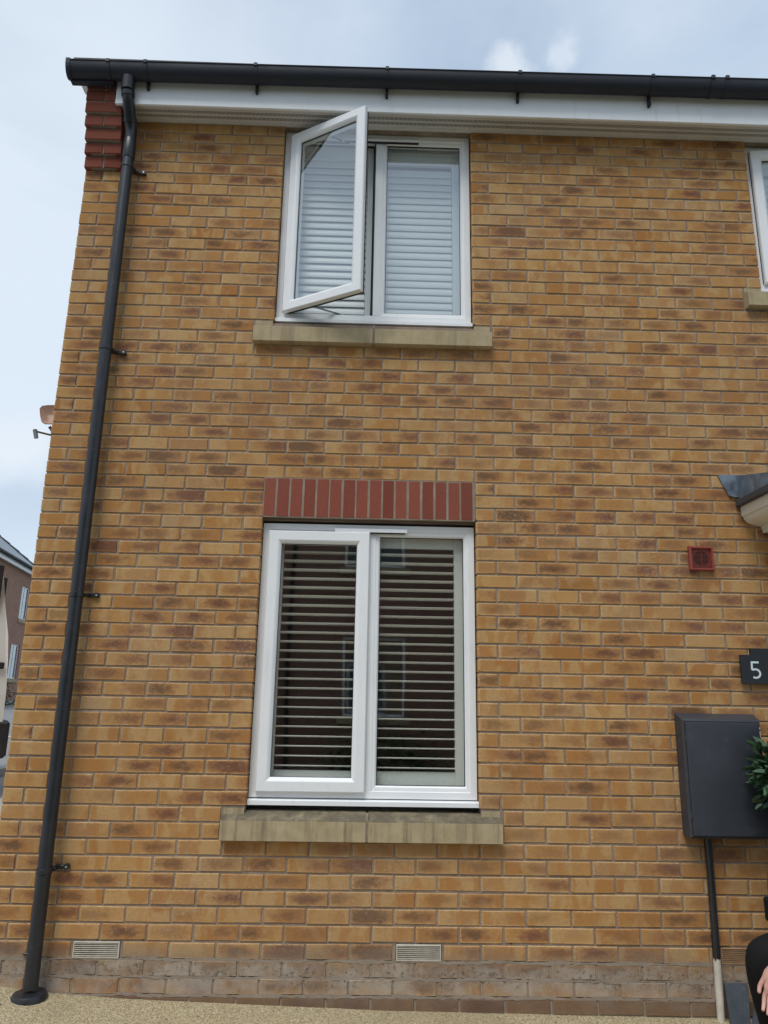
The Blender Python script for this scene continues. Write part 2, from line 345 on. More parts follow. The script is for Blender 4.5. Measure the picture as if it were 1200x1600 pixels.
MAT['hair'] = simple('brown_hair', (0.06, 0.035, 0.02), 0.6, 0.3, 60)
MAT['greypad'] = simple('grey_vinyl', (0.085, 0.088, 0.105), 0.45, 0.1, 8)
MAT['grassy'] = simple('grass', (0.060, 0.085, 0.030), 0.9, 0.3, 2)
MAT['soil'] = simple('potting_soil', (0.04, 0.03, 0.02), 0.95, 0.2, 20)
MAT['bark'] = simple('bark', (0.10, 0.07, 0.045), 0.9, 0.3, 30, 0.6, 60)
MAT['farred'] = far_brick('distant_red_brick', (0.34, 0.175, 0.115), (0.28, 0.14, 0.095), (0.38, 0.29, 0.25))
MAT['oppbrick'] = far_brick('distant_brown_brick', (0.27, 0.135, 0.09), (0.21, 0.105, 0.07), (0.28, 0.22, 0.18))
def leaf_mat(name, c1, c2):
    M, t, b, o = mat(name)
    oi = t.nodes.new('ShaderNodeObjectInfo'); geo = t.nodes.new('ShaderNodeNewGeometry')
    n = noise(t, geo.outputs['Position'], 30, 3, 0.6)
    f = math_(t, 'ADD', math_(t, 'MULTIPLY', oi.outputs['Random'], 0.5), math_(t, 'MULTIPLY', n.outputs[0], 0.5))
    r = ramp(t, f, [(0.2, c1), (0.8, c2)]); t.links.new(r.outputs[0], b.inputs['Base Color'])
    b.inputs['Roughness'].default_value = 0.38; b.inputs['Specular IOR Level'].default_value = 0.5
    return M
MAT['leaf'] = leaf_mat('laurel_leaf', (0.014, 0.042, 0.018), (0.070, 0.145, 0.070))
MAT['hedge'] = leaf_mat('hedge_leaf', (0.04, 0.08, 0.02), (0.09, 0.15, 0.04))
def resin_mat():
    M, t, b, o = mat('resin_bound_gravel')
    geo = t.nodes.new('ShaderNodeNewGeometry')
    v = t.nodes.new('ShaderNodeTexVoronoi'); v.inputs['Scale'].default_value = 150; t.links.new(geo.outputs['Position'], v.inputs['Vector'])
    sep = t.nodes.new('ShaderNodeSeparateColor'); t.links.new(v.outputs['Color'], sep.inputs[0])
    r = ramp(t, sep.outputs[0], [(0.0, (0.24, 0.18, 0.10)), (0.18, (0.38, 0.31, 0.17)), (0.45, (0.50, 0.42, 0.245)), (0.7, (0.63, 0.56, 0.37)), (0.93, (0.37, 0.27, 0.15)), (1.0, (0.68, 0.63, 0.50))])
    ed = mrange(t, v.outputs['Distance'], 0.35, 0.7, 0, 0.65)
    cc = mixcol(t, ed, r.outputs[0], (0.22, 0.175, 0.10))
    n = noise(t, geo.outputs['Position'], 2.5, 6, 0.6)
    cc = mixcol(t, mrange(t, n.outputs[0], 0.45, 0.7, 0, 0.35), cc, (0.26, 0.205, 0.12))
    t.links.new(cc, b.inputs['Base Color']); b.inputs['Roughness'].default_value = 0.75
    bump(t, b, math_(t, 'SUBTRACT', 1.0, v.outputs['Distance']), 0.8, 0.004)
    return M
MAT['resin'] = resin_mat()

# ------------------------------------------------------------------ mesh helpers
WL = {}          # world location of each parent root (translation only)
ROT = {}
class MB:
    def __init__(s): s.v = []; s.f = []; s.bk = []; s.uv = []; s.sm = []
    def add(s, vs_, fs, smooth=False, bk=None, uvs=None):
        o = len(s.v); s.v += [tuple(v) for v in vs_]
        for i, f in enumerate(fs):
            s.f.append(tuple(o + k for k in f)); s.sm.append(smooth); s.bk.append(bk); s.uv.append(uvs[i] if uvs else None)
    def box(s, x0, x1, y0, y1, z0, z1, bev=0.0):
        if bev <= 0:
            v = [(x, y, z) for x in (x0, x1) for y in (y0, y1) for z in (z0, z1)]
            s.add(v, [(0, 1, 3, 2), (4, 6, 7, 5), (0, 4, 5, 1), (2, 3, 7, 6), (0, 2, 6, 4), (1, 5, 7, 3)])
        else:
            b = min(bev, (x1 - x0) * .45, (y1 - y0) * .45, (z1 - z0) * .45)
            import itertools
            v = []; idx = {}
            for sx_ in (0, 1):
                for sy in (0, 1):
                    for sz in (0, 1):
                        X = (x0, x1)[sx_]; Y = (y0, y1)[sy]; Z = (z0, z1)[sz]
                        dx = b if sx_ == 0 else -b; dy = b if sy == 0 else -b; dz = b if sz == 0 else -b
                        for k, p in enumerate(((X, Y + dy, Z + dz), (X + dx, Y, Z + dz), (X + dx, Y + dy, Z))):
                            idx[(sx_, sy, sz, k)] = len(v); v.append(p)
            F = []
            q = [(0, 0), (1, 0), (1, 1), (0, 1)]
            for sg in (0, 1):
                F.append([idx[(sg, a, b_, 0)] for a, b_ in q]); F.append([idx[(a, sg, b_, 1)] for a, b_ in q]); F.append([idx[(a, b_, sg, 2)] for a, b_ in q])
            for a, b_ in q:
                F.append([idx[(0, a, b_, 1)], idx[(1, a, b_, 1)], idx[(1, a, b_, 2)], idx[(0, a, b_, 2)]])
                F.append([idx[(a, 0, b_, 0)], idx[(a, 1, b_, 0)], idx[(a, 1, b_, 2)], idx[(a, 0, b_, 2)]])
                F.append([idx[(a, b_, 0, 0)], idx[(a, b_, 1, 0)], idx[(a, b_, 1, 1)], idx[(a, b_, 0, 1)]])
            for a in (0, 1):
                for b_ in (0, 1):
                    for c_ in (0, 1): F.append([idx[(a, b_, c_, k)] for k in range(3)])
            s.add(v, F)
    def prism(s, prof, axis, a0, a1, smooth=False):
        """extrude a closed profile (list of 2-tuples) along axis x/y/z"""
        n = len(prof)
        def P(p, a): return {'x': (a, p[0], p[1]), 'y': (p[0], a, p[1]), 'z': (p[0], p[1], a)}[axis]
        v = [P(p, a0) for p in prof] + [P(p, a1) for p in prof]
        s.add(v, [(i, (i + 1) % n, n + (i + 1) % n, n + i) for i in range(n)], smooth)
        s.add([], [])
        o = len(s.v) - 2 * n
        s.f += [tuple(o + i for i in range(n))[::-1], tuple(o + n + i for i in range(n))]; s.sm += [False, False]; s.bk += [None, None]; s.uv += [None, None]
    def tube(s, pts, r, n=16, cap=True, smooth=True):
        pts = [Vector(p) for p in pts]; rs = r if isinstance(r, (list, tuple)) else [r] * len(pts)
        rings = []; up = None
        for i, p in enumerate(pts):
            d = (pts[min(i + 1, len(pts) - 1)] - pts[max(i - 1, 0)]).normalized()
            if up is None: up = Vector((0, 0, 1)) if abs(d.z) < .9 else Vector((1, 0, 0))
            a = d.cross(up).normalized(); b = a.cross(d).normalized(); up = b
            rings.append([p + (a * math.cos(2 * math.pi * k / n) + b * math.sin(2 * math.pi * k / n)) * rs[i] for k in range(n)])
        v = [q for rg in rings for q in rg]; F = []
        for i in range(len(pts) - 1):
            for k in range(n): F.append((i * n + k, i * n + (k + 1) % n, (i + 1) * n + (k + 1) % n, (i + 1) * n + k))
        s.add(v, F, smooth)
        if cap:
            o = len(s.v) - len(v)
            s.f += [tuple(o + k for k in range(n))[::-1], tuple(o + (len(pts) - 1) * n + k for k in range(n))]
            s.sm += [False, False]; s.bk += [None, None]; s.uv += [None, None]
    def frame(s, x0, x1, z0, z1, prof):
        """mitred rectangular frame; prof = closed list of (inset, y)"""
        n = len(prof); v = []
        for cx, cz in ((0, 0), (1, 0), (1, 1), (0, 1)):
            for i, y in prof:
                v.append(((x1 - i) if cx else (x0 + i), y, (z1 - i) if cz else (z0 + i)))
        F = []
        for k in range(4):
            for j in range(n):
                F.append((k * n + j, ((k + 1) % 4) * n + j, ((k + 1) % 4) * n + (j + 1) % n, k * n + (j + 1) % n))
        s.add(v, F)
    def build(s, name, m_, parent=None, kind=None, rel=None, sharp=40, fix=True):
        me = bpy.data.meshes.new(name)
        off = Vector((0, 0, 0))
        if rel is not None: off = Vector(rel)
        elif parent is not None and parent.name in WL: off = WL[parent.name]
        me.from_pydata([tuple(Vector(v) - off) for v in s.v], [], s.f)
        if fix:
            import bmesh
            bm = bmesh.new(); bm.from_mesh(me); bmesh.ops.recalc_face_normals(bm, faces=bm.faces); 
            bm.to_mesh(me); bm.free()
        me.polygons.foreach_set('use_smooth', s.sm)
        if any(s.sm): me.set_sharp_from_angle(angle=R(sharp))
        if any(u is not None for u in s.uv):
            ul = me.uv_layers.new(name='uv')
            for p, u in zip(me.polygons, s.uv):
                if u:
                    for li, q in zip(p.loop_indices, u): ul.data[li].uv = q
        if any(b is not None for b in s.bk):
            at = me.attributes.new('bk', 'FLOAT_VECTOR', 'FACE')
            at.data.foreach_set('vector', [c for b in s.bk for c in (b or (0, 0, 0))])
        me.materials.append(m_)
        ob = bpy.data.objects.new(name, me); COL.objects.link(ob)
        if parent is not None:
            ob.parent = parent
            if parent.name in WL: WL[ob.name] = WL[parent.name]
        if kind: ob['kind'] = kind
        return ob
def tag(o, label, cat, group=None):
    o['label'] = label; o['category'] = cat
    if group: o['group'] = group
    return o
def thing(name, loc, label, cat, group=None, rz=0.0):
    o = bpy.data.objects.new(name, None); COL.objects.link(o); o.location = loc; o.rotation_euler = (0, 0, rz)
    o.empty_display_size = 0.1
    WL[o.name] = Vector(loc)
    return tag(o, label, cat, group)

# ------------------------------------------------------------------ course table of the front wall (bed-joint heights)
CZ = [4.7715, 4.6999, 4.6257, 4.5481, 4.4704, 4.3926, 4.314, 4.2357, 4.1577, 4.0793, 4.0015, 3.9241, 3.8447, 3.7663, 3.6887, 3.6114, 3.5339, 3.4566, 3.3782, 3.3005, 3.2229, 3.146, 3.0691, 2.993, 2.9178, 2.8426, 2.7678, 2.6922, 2.6163, 2.5387, 2.462, 2.3859, 2.3101, 2.2338, 2.1579, 2.0829, 2.007, 1.9304, 1.8524, 1.7743, 1.6982, 1.622, 1.545, 1.4694, 1.3921, 1.3146, 1.2387, 1.1616, 1.0834, 1.0051, 0.9282, 0.8513, 0.7743, 0.6967, 0.6179, 0.5374, 0.4598, 0.3834, 0.3059, 0.2285, 0.1503, 0.0698, -0.0097, -0.0872, -0.1642, -0.241, -0.318]
ZTOP = 4.846
JH = 0.0095
def zrow(n):                                   # brick bottom, top of course n
    top = CZ[n - 1] if n > 0 else ZTOP + 0.004
    return CZ[n] + JH * 0.5, top - JH * 0.5
KX = [(0, 0), (1.2275, 1.245), (2.475, 2.455), (4.2, 4.215), (20, 20.015)]
def wx(x):
    for (a, A), (b, B) in zip(KX, KX[1:]):
        if x <= b: return A + (x - a) * (B - A) / (b - a)
WOPEN = [  # x0,x1,z0,z1 openings in the front wall
    (1.245, 2.455, 3.44, 6.0), (1.245, 2.455, 0.66, 2.2365), (4.262, 5.472, 3.75, 6.0), (4.33, 5.33, -1, 1.90)]
NOBRICK = [ # other things let into the wall (sill stones, arch, air bricks)
    (1.128, 2.568, 3.298, 3.46), (1.124, 2.572, 0.535, 0.70), (1.245, 2.448, 2.23, 2.4665), (4.145, 5.59, 3.62, 3.77)]
AIR = [(0.441, 0.668, 62), (2.028, 2.252, 62), (3.652, 3.876, 62)]

# ------------------------------------------------------------------ ground
def zg0(x):
    T = [(-30, -0.10), (0.0, -0.125), (0.17, -0.143), (0.34, -0.161), (0.73, -0.186), (1.29, -0.2035), (1.97, -0.226), (2.6, -0.235), (3.6, -0.25), (6, -0.26), (40, -0.26)]
    for (a, A), (b, B) in zip(T, T[1:]):
        if x <= b: return A + (x - a) * (B - A) / (b - a)
    return -0.26
def zg(x, y):
    z = zg0(max(-30, min(40, x)))
    if y < 0: z -= 0.006 * min(-y, 6)
    if y > 0: z += 0.072 * min(y, 4.2) + 0.027 * max(0, min(y, 34) - 4.2)
    return z
def sheet(name, xs, ys, dz, m_, kind='structure', parent=None):
    b = MB(); v = [(x, y, zg(x, y) + dz) for y in ys for x in xs]; n = len(xs)
    b.add(v, [(j * n + i, j * n + i + 1, (j + 1) * n + i + 1, (j + 1) * n + i) for j in range(len(ys) - 1) for i in range(n - 1)], True)
    return b.build(name, m_, parent, kind, sharp=180)
def lin(a, b, n): return [a + (b - a) * i / n for i in range(n + 1)]
sheet('ground', [-900, -300, -120, -60] + lin(-30, 40, 28) + [80, 200, 900], [-900, -300, -100, -40, -20, -12, -8, -6, -4, -2, -1, 0, 1, 2, 3, 5, 8, 12, 18, 26, 34, 60, 150, 900], -0.14, MAT['grassy'])
sheet('resin_path', lin(-0.4, 3.66, 24) + lin(3.8, 10, 10), lin(-4.6, 0.06, 24), 0.0, MAT['resin'])
sheet('road', lin(-40, 40, 40), lin(-8.0, -4.75, 6), -0.005, MAT['asphalt'])
sheet('pavement', lin(-30, -0.45, 20), lin(-4.6, 30, 40), -0.004, MAT['pavement'])
sheet('side_road', lin(-11.5, -2.6, 10), lin(4.0, 34, 30), 0.004, MAT['blockpave'])
for k, (x0, x1) in enumerate(((-11.5, -11.35), (-2.75, -2.6))):
    b = MB()
    for i in range(30):
        y0, y1 = 4 + i, 4 + i + 0.985
        a = [(x, y, zg(x, y) + h) for h in (0.0, 0.09) for x, y in ((x0, y0), (x1, y0), (x1, y1), (x0, y1))]
        b.add(a, [(0, 1, 2, 3), (4, 5, 6, 7), (0, 1, 5, 4), (1, 2, 6, 5), (2, 3, 7, 6), (3, 0, 4, 7)])
    b.build('kerb', MAT['pavement'], None, 'structure')
for k in range(2):
    y = 6.3 + 4.6 * k
    sheet('painted_bay_line', [-8.5, -7, -5.5, -4.2], [y, y + 0.12], 0.009, MAT['whiteline'])

# ------------------------------------------------------------------ the house
house = thing('brick_house', (0, 0, -0.25), 'two storey house of buff brick with white windows, filling the photo', 'house')
def sheet_holes(name, x0, x1, z0, z1, y, holes, depth, m_, parent):
    """wall face at depth y with rectangular holes and their reveals"""
    b = MB()
    xs = sorted({x0, x1} | {min(max(h, x0), x1) for H in holes for h in H[:2]})
    zs = sorted({z0, z1} | {min(max(h, z0), z1) for H in holes for h in H[2:]})
    def inside(x, z): return any(H[0] < x < H[1] and H[2] < z < H[3] for H in holes)
    for i in range(len(xs) - 1):
        for j in range(len(zs) - 1):
            if not inside((xs[i] + xs[i + 1]) / 2, (zs[j] + zs[j + 1]) / 2):
                b.add([(xs[i], y, zs[j]), (xs[i + 1], y, zs[j]), (xs[i + 1], y, zs[j + 1]), (xs[i], y, zs[j + 1])], [(0, 1, 2, 3)])
    for H in holes:
        a0, a1, c0, c1 = max(H[0], x0), min(H[1], x1), max(H[2], z0), min(H[3], z1)
        for q in (((a0, c0), (a0, c1)), ((a1, c0), (a1, c1)), ((a0, c0), (a1, c0)), ((a0, c1), (a1, c1))):
            (p, r_), (p2, r2_) = q
            b.add([(p, y, r_), (p2, y, r2_), (p2, y + depth, r2_), (p, y + depth, r_)], [(0, 1, 2, 3)])
    return b.build(name, m_, parent, fix=False)
HX1 = 8.6; HY1 = 7.9
holes = [(a - .005, b_ + .005, c_, d) for a, b_, c_, d in WOPEN] + [(a - .002, b_ + .002, CZ[62], CZ[61]) for a, b_, n in AIR]
wall = sheet_holes('wall', 0.005, HX1 - 0.005, -0.40, ZTOP, 0.0048, holes, 0.12, MAT['mortar'], house)
# gable returns and rear
b = MB()
b.add([(0.0055, 0.0045, -.4), (0.0055, HY1, -.4), (0.0055, HY1, 5.0), (0.0055, HY1 / 2, 7.75), (0.0055, 0.0045, 5.0)], [(0, 1, 2, 3, 4)])
b.add([(HX1 - .005, 0.0045, -.4), (HX1 - .005, HY1, -.4), (HX1 - .005, HY1, 5.0), (HX1 - .005, HY1 / 2, 7.75), (HX1 - .005, 0.0045, 5.0)], [(0, 1, 2, 3, 4)])
b.add([(0.0055, HY1, -.4), (HX1 - .005, HY1, -.4), (HX1 - .005, HY1, 5.0), (0.0055, HY1, 5.0)], [(0, 1, 2, 3)])
b.build('side_wall', MAT['mortar'], house, fix=False)

def brick_geo(L_, H, D, bev, jit, r_):
    """brick with its face at y=0 (towards -y), running 0..L, 0..H, depth D; rounded front arrises"""
    def j(): return r_.uniform(-jit, jit)
    y0 = 0.0
    back = [(0, D, 0), (L_, D, 0), (L_, D, H), (0, D, H)]
    c = [[j(), j()] for _ in range(4)]
    rim = [(0 + c[0][0], bev, 0 + c[0][1]), (L_ + c[1][0], bev, 0 + c[1][1]), (L_ + c[2][0], bev, H + c[2][1]), (0 + c[3][0], bev, H + c[3][1])]
    i_ = bev * 0.9
    fr = [(rim[0][0] + i_, y0 + j() * .5, rim[0][2] + i_), (rim[1][0] - i_, y0 + j() * .5, rim[1][2] + i_), (rim[2][0] - i_, y0 + j() * .5, rim[2][2] - i_), (rim[3][0] + i_, y0 + j() * .5, rim[3][2] - i_)]
    V = back + rim + fr
    F = [(8, 9, 10, 11)] + [(4 + k, 4 + (k + 1) % 4, 8 + (k + 1) % 4, 8 + k) for k in range(4)] + [(k, (k + 1) % 4, 4 + (k + 1) % 4, 4 + k) for k in range(4)]
    U = [[(V[q][0] / 0.225 + V[q][1] / 0.225, V[q][2] / 0.0675) for q in f] for f in F]
    return V, F, U
VAR = {}
def brick_mesh(kind, L_, H, D, r_, mtl, n=14, bev=0.003, jit=0.0018):
    k = (kind, r_.randrange(n))
    if k not in VAR:
        V, F, U = brick_geo(L_, H, D, bev, jit, r_)
        me = bpy.data.meshes.new('brick'); me.from_pydata(V, [], F)
        ul = me.uv_layers.new(name='uv')
        for p, u in zip(me.polygons, U):
            for li, q in zip(p.loop_indices, u): ul.data[li].uv = q
        me.materials.append(mtl); VAR[k] = me
    return VAR[k]
def proj_px(x, y, z):
    d = Vector((x, y, z)) - CAM_POS; D = d.dot(c_fwd)
    return 600 + 1150 * d.dot(c_right) / D, 800 - 1150 * d.dot(c_up) / D
def rbk(n=None):
    a = rng.random(); b_ = rng.random()
    # a band of darker clinkers between the storeys, as in the photo
    if n is not None and 19 <= n <= 47 and rng.random() < 0.30: b_ = 0.6 + 0.4 * b_
    return (a, b_, rng.random())
bricks = []   # (x, z, L, H, bk, inx)
for n in range(0, 67):
    z0, z1 = zrow(n)
    if n % 2 == 0: ed = [0.0] + [0.225 * k - 0.005 for k in range(1, 39)]
    else: ed = [0.0] + [0.1125 - 0.005 + 0.225 * k for k in range(0, 39)]
    ed = [wx(e) for e in ed]
    ed = [e for e in ed if e < HX1 - .05] + [HX1 + .005]
    for a, c_ in zip(ed, ed[1:]):
        xa = a + (0.005 if a > 0 else 0.0); xb = c_ - 0.005
        segs = [(xa, xb)]
        cut = [(H[0], H[1]) for H in WOPEN + NOBRICK if H[2] < (z0 + z1) / 2 < H[3]]
        cut += [(p - .008, q + .008) for p, q, r_ in AIR if r_ == n]
        if n <= 4: cut.append((-1, 0.232))       # the corbel stands here
        for p, q in cut:
            ns = []
            for s0, s1 in segs:
                if q <= s0 or p >= s1: ns.append((s0, s1)); continue
                if p > s0: ns.append((s0, p - (0.0 if (p, q) in [(H[0], H[1]) for H in WOPEN] else 0.006)))
                if q < s1: ns.append((q + (0.0 if (p, q) in [(H[0], H[1]) for H in WOPEN] else 0.006), s1))
            segs = ns
        # merge slivers into their neighbours instead of leaving wafers
        for s0, s1 in segs:
            if s1 - s0 < 0.022: continue
            bricks.append((s0, z0 + rng.uniform(-.0012, .0012), s1 - s0, z1 - z0, rbk(n), n))
scored = []
for i, (x, z, L_, H, bk, n) in enumerate(bricks):
    (u0, v0), (u1, v1) = proj_px(x, 0, z), proj_px(x + L_, 0, z + H)
    ok = -5 < (u0 + u1) / 2 < 1205 and -5 < (v0 + v1) / 2 < 1600 and z > zg(x, 0) - 0.05
    scored.append(((u1 - u0) * abs(v0 - v1) if ok else 0, i))
scored.sort(reverse=True)
single = {i for s_, i in scored[:272]}
MBs = MB()
for i, (x, z, L_, H, bk, n) in enumerate(bricks):
    proud = rng.uniform(-0.0018, 0.0012)
    D = 0.215 if (x < 0.01 and n % 2 == 1) else 0.1025
    if i in single:
        kind = 'h' if L_ < 0.16 else 's'; Lb = 0.1025 if kind == 'h' else 0.215
        me = brick_mesh(kind, Lb, 0.068, 0.1025, rng, MAT['brick'])
        o = bpy.data.objects.new('brick', me); COL.objects.link(o)
        o.parent = wall; o.location = Vector((x, proud, z)) - WL[house.name]; o.scale = (L_ / Lb, 1 if D < .2 else 2.09, H / 0.068)
        o['bk'] = [float(c_) for c_ in bk]
    else:
        V, F, U = brick_geo(L_, H, D, rng.uniform(.0022, .004), 0.0018, rng)
        MBs.add([(x + v[0], proud + v[1], z + v[2]) for v in V], F, False, bk, U)
# gable wall courses
for n in range(4, 67):
    z0, z1 = zrow(n)
    y = 0.225 - 0.0 if n % 2 == 1 else 0.1125
    while y < HY1 - .1:
        V, F, U = brick_geo(0.215, z1 - z0, 0.1, 0.003, 0.0013, rng); bk = rbk()
        # rotate so the face looks to -x
        MBs.add([(0.0 + v[1] + rng.uniform(0, .0005), y + 0.215 - v[0], z0 + v[2]) for v in V], F, False, bk, U)
        y += 0.225
z = CZ[4]
while z < 7.6:
    ym = max(0.12, (z + .10 - 5.075) / math.tan(R(35)) - .235)
    y = ym + (0.1125 if int(z / .077) % 2 else 0)
    while y < HY1 - ym - .2:
        V, F, U = brick_geo(0.215, .067, 0.1, 0.003, 0.0013, rng); bk = rbk()
        MBs.add([(0.0 + v[1] + rng.uniform(0, .0005), y + 0.215 - v[0], z + .005 + v[2]) for v in V], F, False, bk, U)
        y += 0.225
    z += .077
MBs.build('brick_courses', MAT['brick'], wall, 'stuff', rel=WL[house.name], fix=True)

# cement smeared flush over the lowest joints
sm_ = MB()
for n in (62, 63, 64):
    k = int(4.6 / .02)
    up_ = [(i * .02, CZ[n] + .0062 + .0035 * math.sin(i * .37 + n) + rng.uniform(-.0025, .0045)) for i in range(k + 1)]
    dn_ = [(i * .02, CZ[n] - .0062 - .0030 * math.sin(i * .29 + n) - rng.uniform(-.0025, .0050)) for i in range(k + 1)]
    v = [(x, -.0007 + rng.uniform(-.0009, .0012), z) for x, z in up_] + [(x, -.0004 + rng.uniform(-.0009, .0012), z) for x, z in dn_]
    sm_.add(v, [(i, i + 1, k + 1 + i + 1, k + 1 + i) for i in range(k)], True)
sm_.build('smeared_pointing', MAT['mortar'], wall, 'stuff', fix=True)
# weep-hole plugs: small dark holes at the foot of a few perpends
b = MB()
for n, xs in ((33, (1.25, 2.455, 2.71, 3.4)), (61, (0.555, 0.78, 1.70, 2.15, 2.60, 3.07, 3.51)), (45, (3.40, 3.83)), (17, (1.2, 2.462)), (30, (3.92,))):
    for x in xs: b.tube([(x, 0.0005, CZ[n] + 0.008), (x, 0.012, CZ[n] + 0.008)], 0.005, 8)
b.build('weep_hole', MAT['slotdark'], wall)

# soldier arch over the ground-floor window
arch = MB(); arch.box(1.2445, 2.4505, -0.0005, 0.10, 2.2335, 2.4665); arch = arch.build('lintel_arch', MAT['mortar'], house)
for k in range(16):
    w = (2.447 - 1.248) / 16; x = 1.248 + k * w
    me = brick_mesh('a', 0.215, 0.0645, 0.1025, rng, MAT['red'], 6, 0.002, 0.001)
    o = bpy.data.objects.new('brick', me); COL.objects.link(o); o.parent = arch
    o.rotation_euler = (0, -math.pi / 2, 0)
    o.location = Vector((x + 0.0645 + rng.uniform(-.0015, .0015), rng.uniform(-.003, -.001), 2.2385 + rng.uniform(-.001, .001))) - WL[house.name]
    o.scale = (1.035, 1, 1)
    o['bk'] = [rng.random(), rng.random(), rng.random()]
lint = MB(); lint.box(1.235, 2.465, 0.028, 0.12, 2.222, 2.2365); lint.build('steel_lintel', MAT['lintel'], house)

# corbel of red bricks carrying the end of the eaves
corb = MB()
CR = [(4.470, -.030), (4.556, -.055), (4.637, -.080), (4.7227, -.103), (4.803, -.126), (4.886, -.128), (4.966, -.130)]
for i, (z, y) in enumerate(CR):
    z2 = CR[i + 1][0] if i + 1 < len(CR) else 5.04
    corb.box(0.004, 0.224, y + 0.006, 0.10, z, z2 - .001)
corb = corb.build('corbel', MAT['mortar'], house)
for i, (z, y) in enumerate(CR):
    z2 = CR[i + 1][0] if i + 1 < len(CR) else 5.04
    ps = [(0.0, 0.226)] if i in (2, 4) else [(0.0, 0.110), (0.121, 0.228)]
    for x0, x1 in ps:
        me = brick_mesh('c%d' % round((x1 - x0) * 100), x1 - x0, 0.070, 0.12, rng, MAT['red'], 3)
        o = bpy.data.objects.new('brick', me); COL.objects.link(o); o.parent = corb
        o.location = Vector((x0, y, z)) - WL[house.name]; o.scale = (1, 1, (z2 - z - .010) / 0.070); o['bk'] = [rng.random(), rng.random(), rng.random()]
        # soften the step: a weathered underside reads dark by itself

# sill stones
def sill(x0, x1, zf0, zf1, zst, zt, proj, m_, xsplit, so0, so1):
    for k, (a, c_) in enumerate(((x0, xsplit - .006), (xsplit + .006, x1))):
        s_ = MB()
        # front block with a weathered slope
        s_.prism([(-proj, zf0), (-proj + .012, zf0 - 0.004), (0.06, zf0 - 0.004), (0.06, zst + .004), (0.03, zst), (-proj + .004, zf1 + .002), (-proj, zf1 - .004)], 'x', a, c_)
        # stooled end that the brick jamb stands on
        if k == 0: s_.box(x0 + .004, so0, -0.001 - proj * .0, 0.06, zst - 0.03, zt)
        else: s_.box(so1, x1 - .004, -0.001, 0.06, zst - 0.03, zt)
        s_.build('window_sill', m_, house)
    j = MB(); j.box(xsplit - .007, xsplit + .007, -proj + .006, 0.05, zf0, zst - .004); j.build('sill_joint', MAT['mortar'], house)
sill(1.131, 2.560, 3.300, 3.394, 3.425, 3.452, 0.048, MAT['sill_up'], 1.850, 1.240, 2.459)
sill(1.128, 2.563, 0.5435, 0.642, 0.675, 0.692, 0.052, MAT['sill_low'], 1.870, 1.238, 2.461)
sill(4.147, 5.585, 3.626, 3.715, 3.745, 3.765, 0.048, MAT['sill_up'], 4.87, 4.257, 5.477)

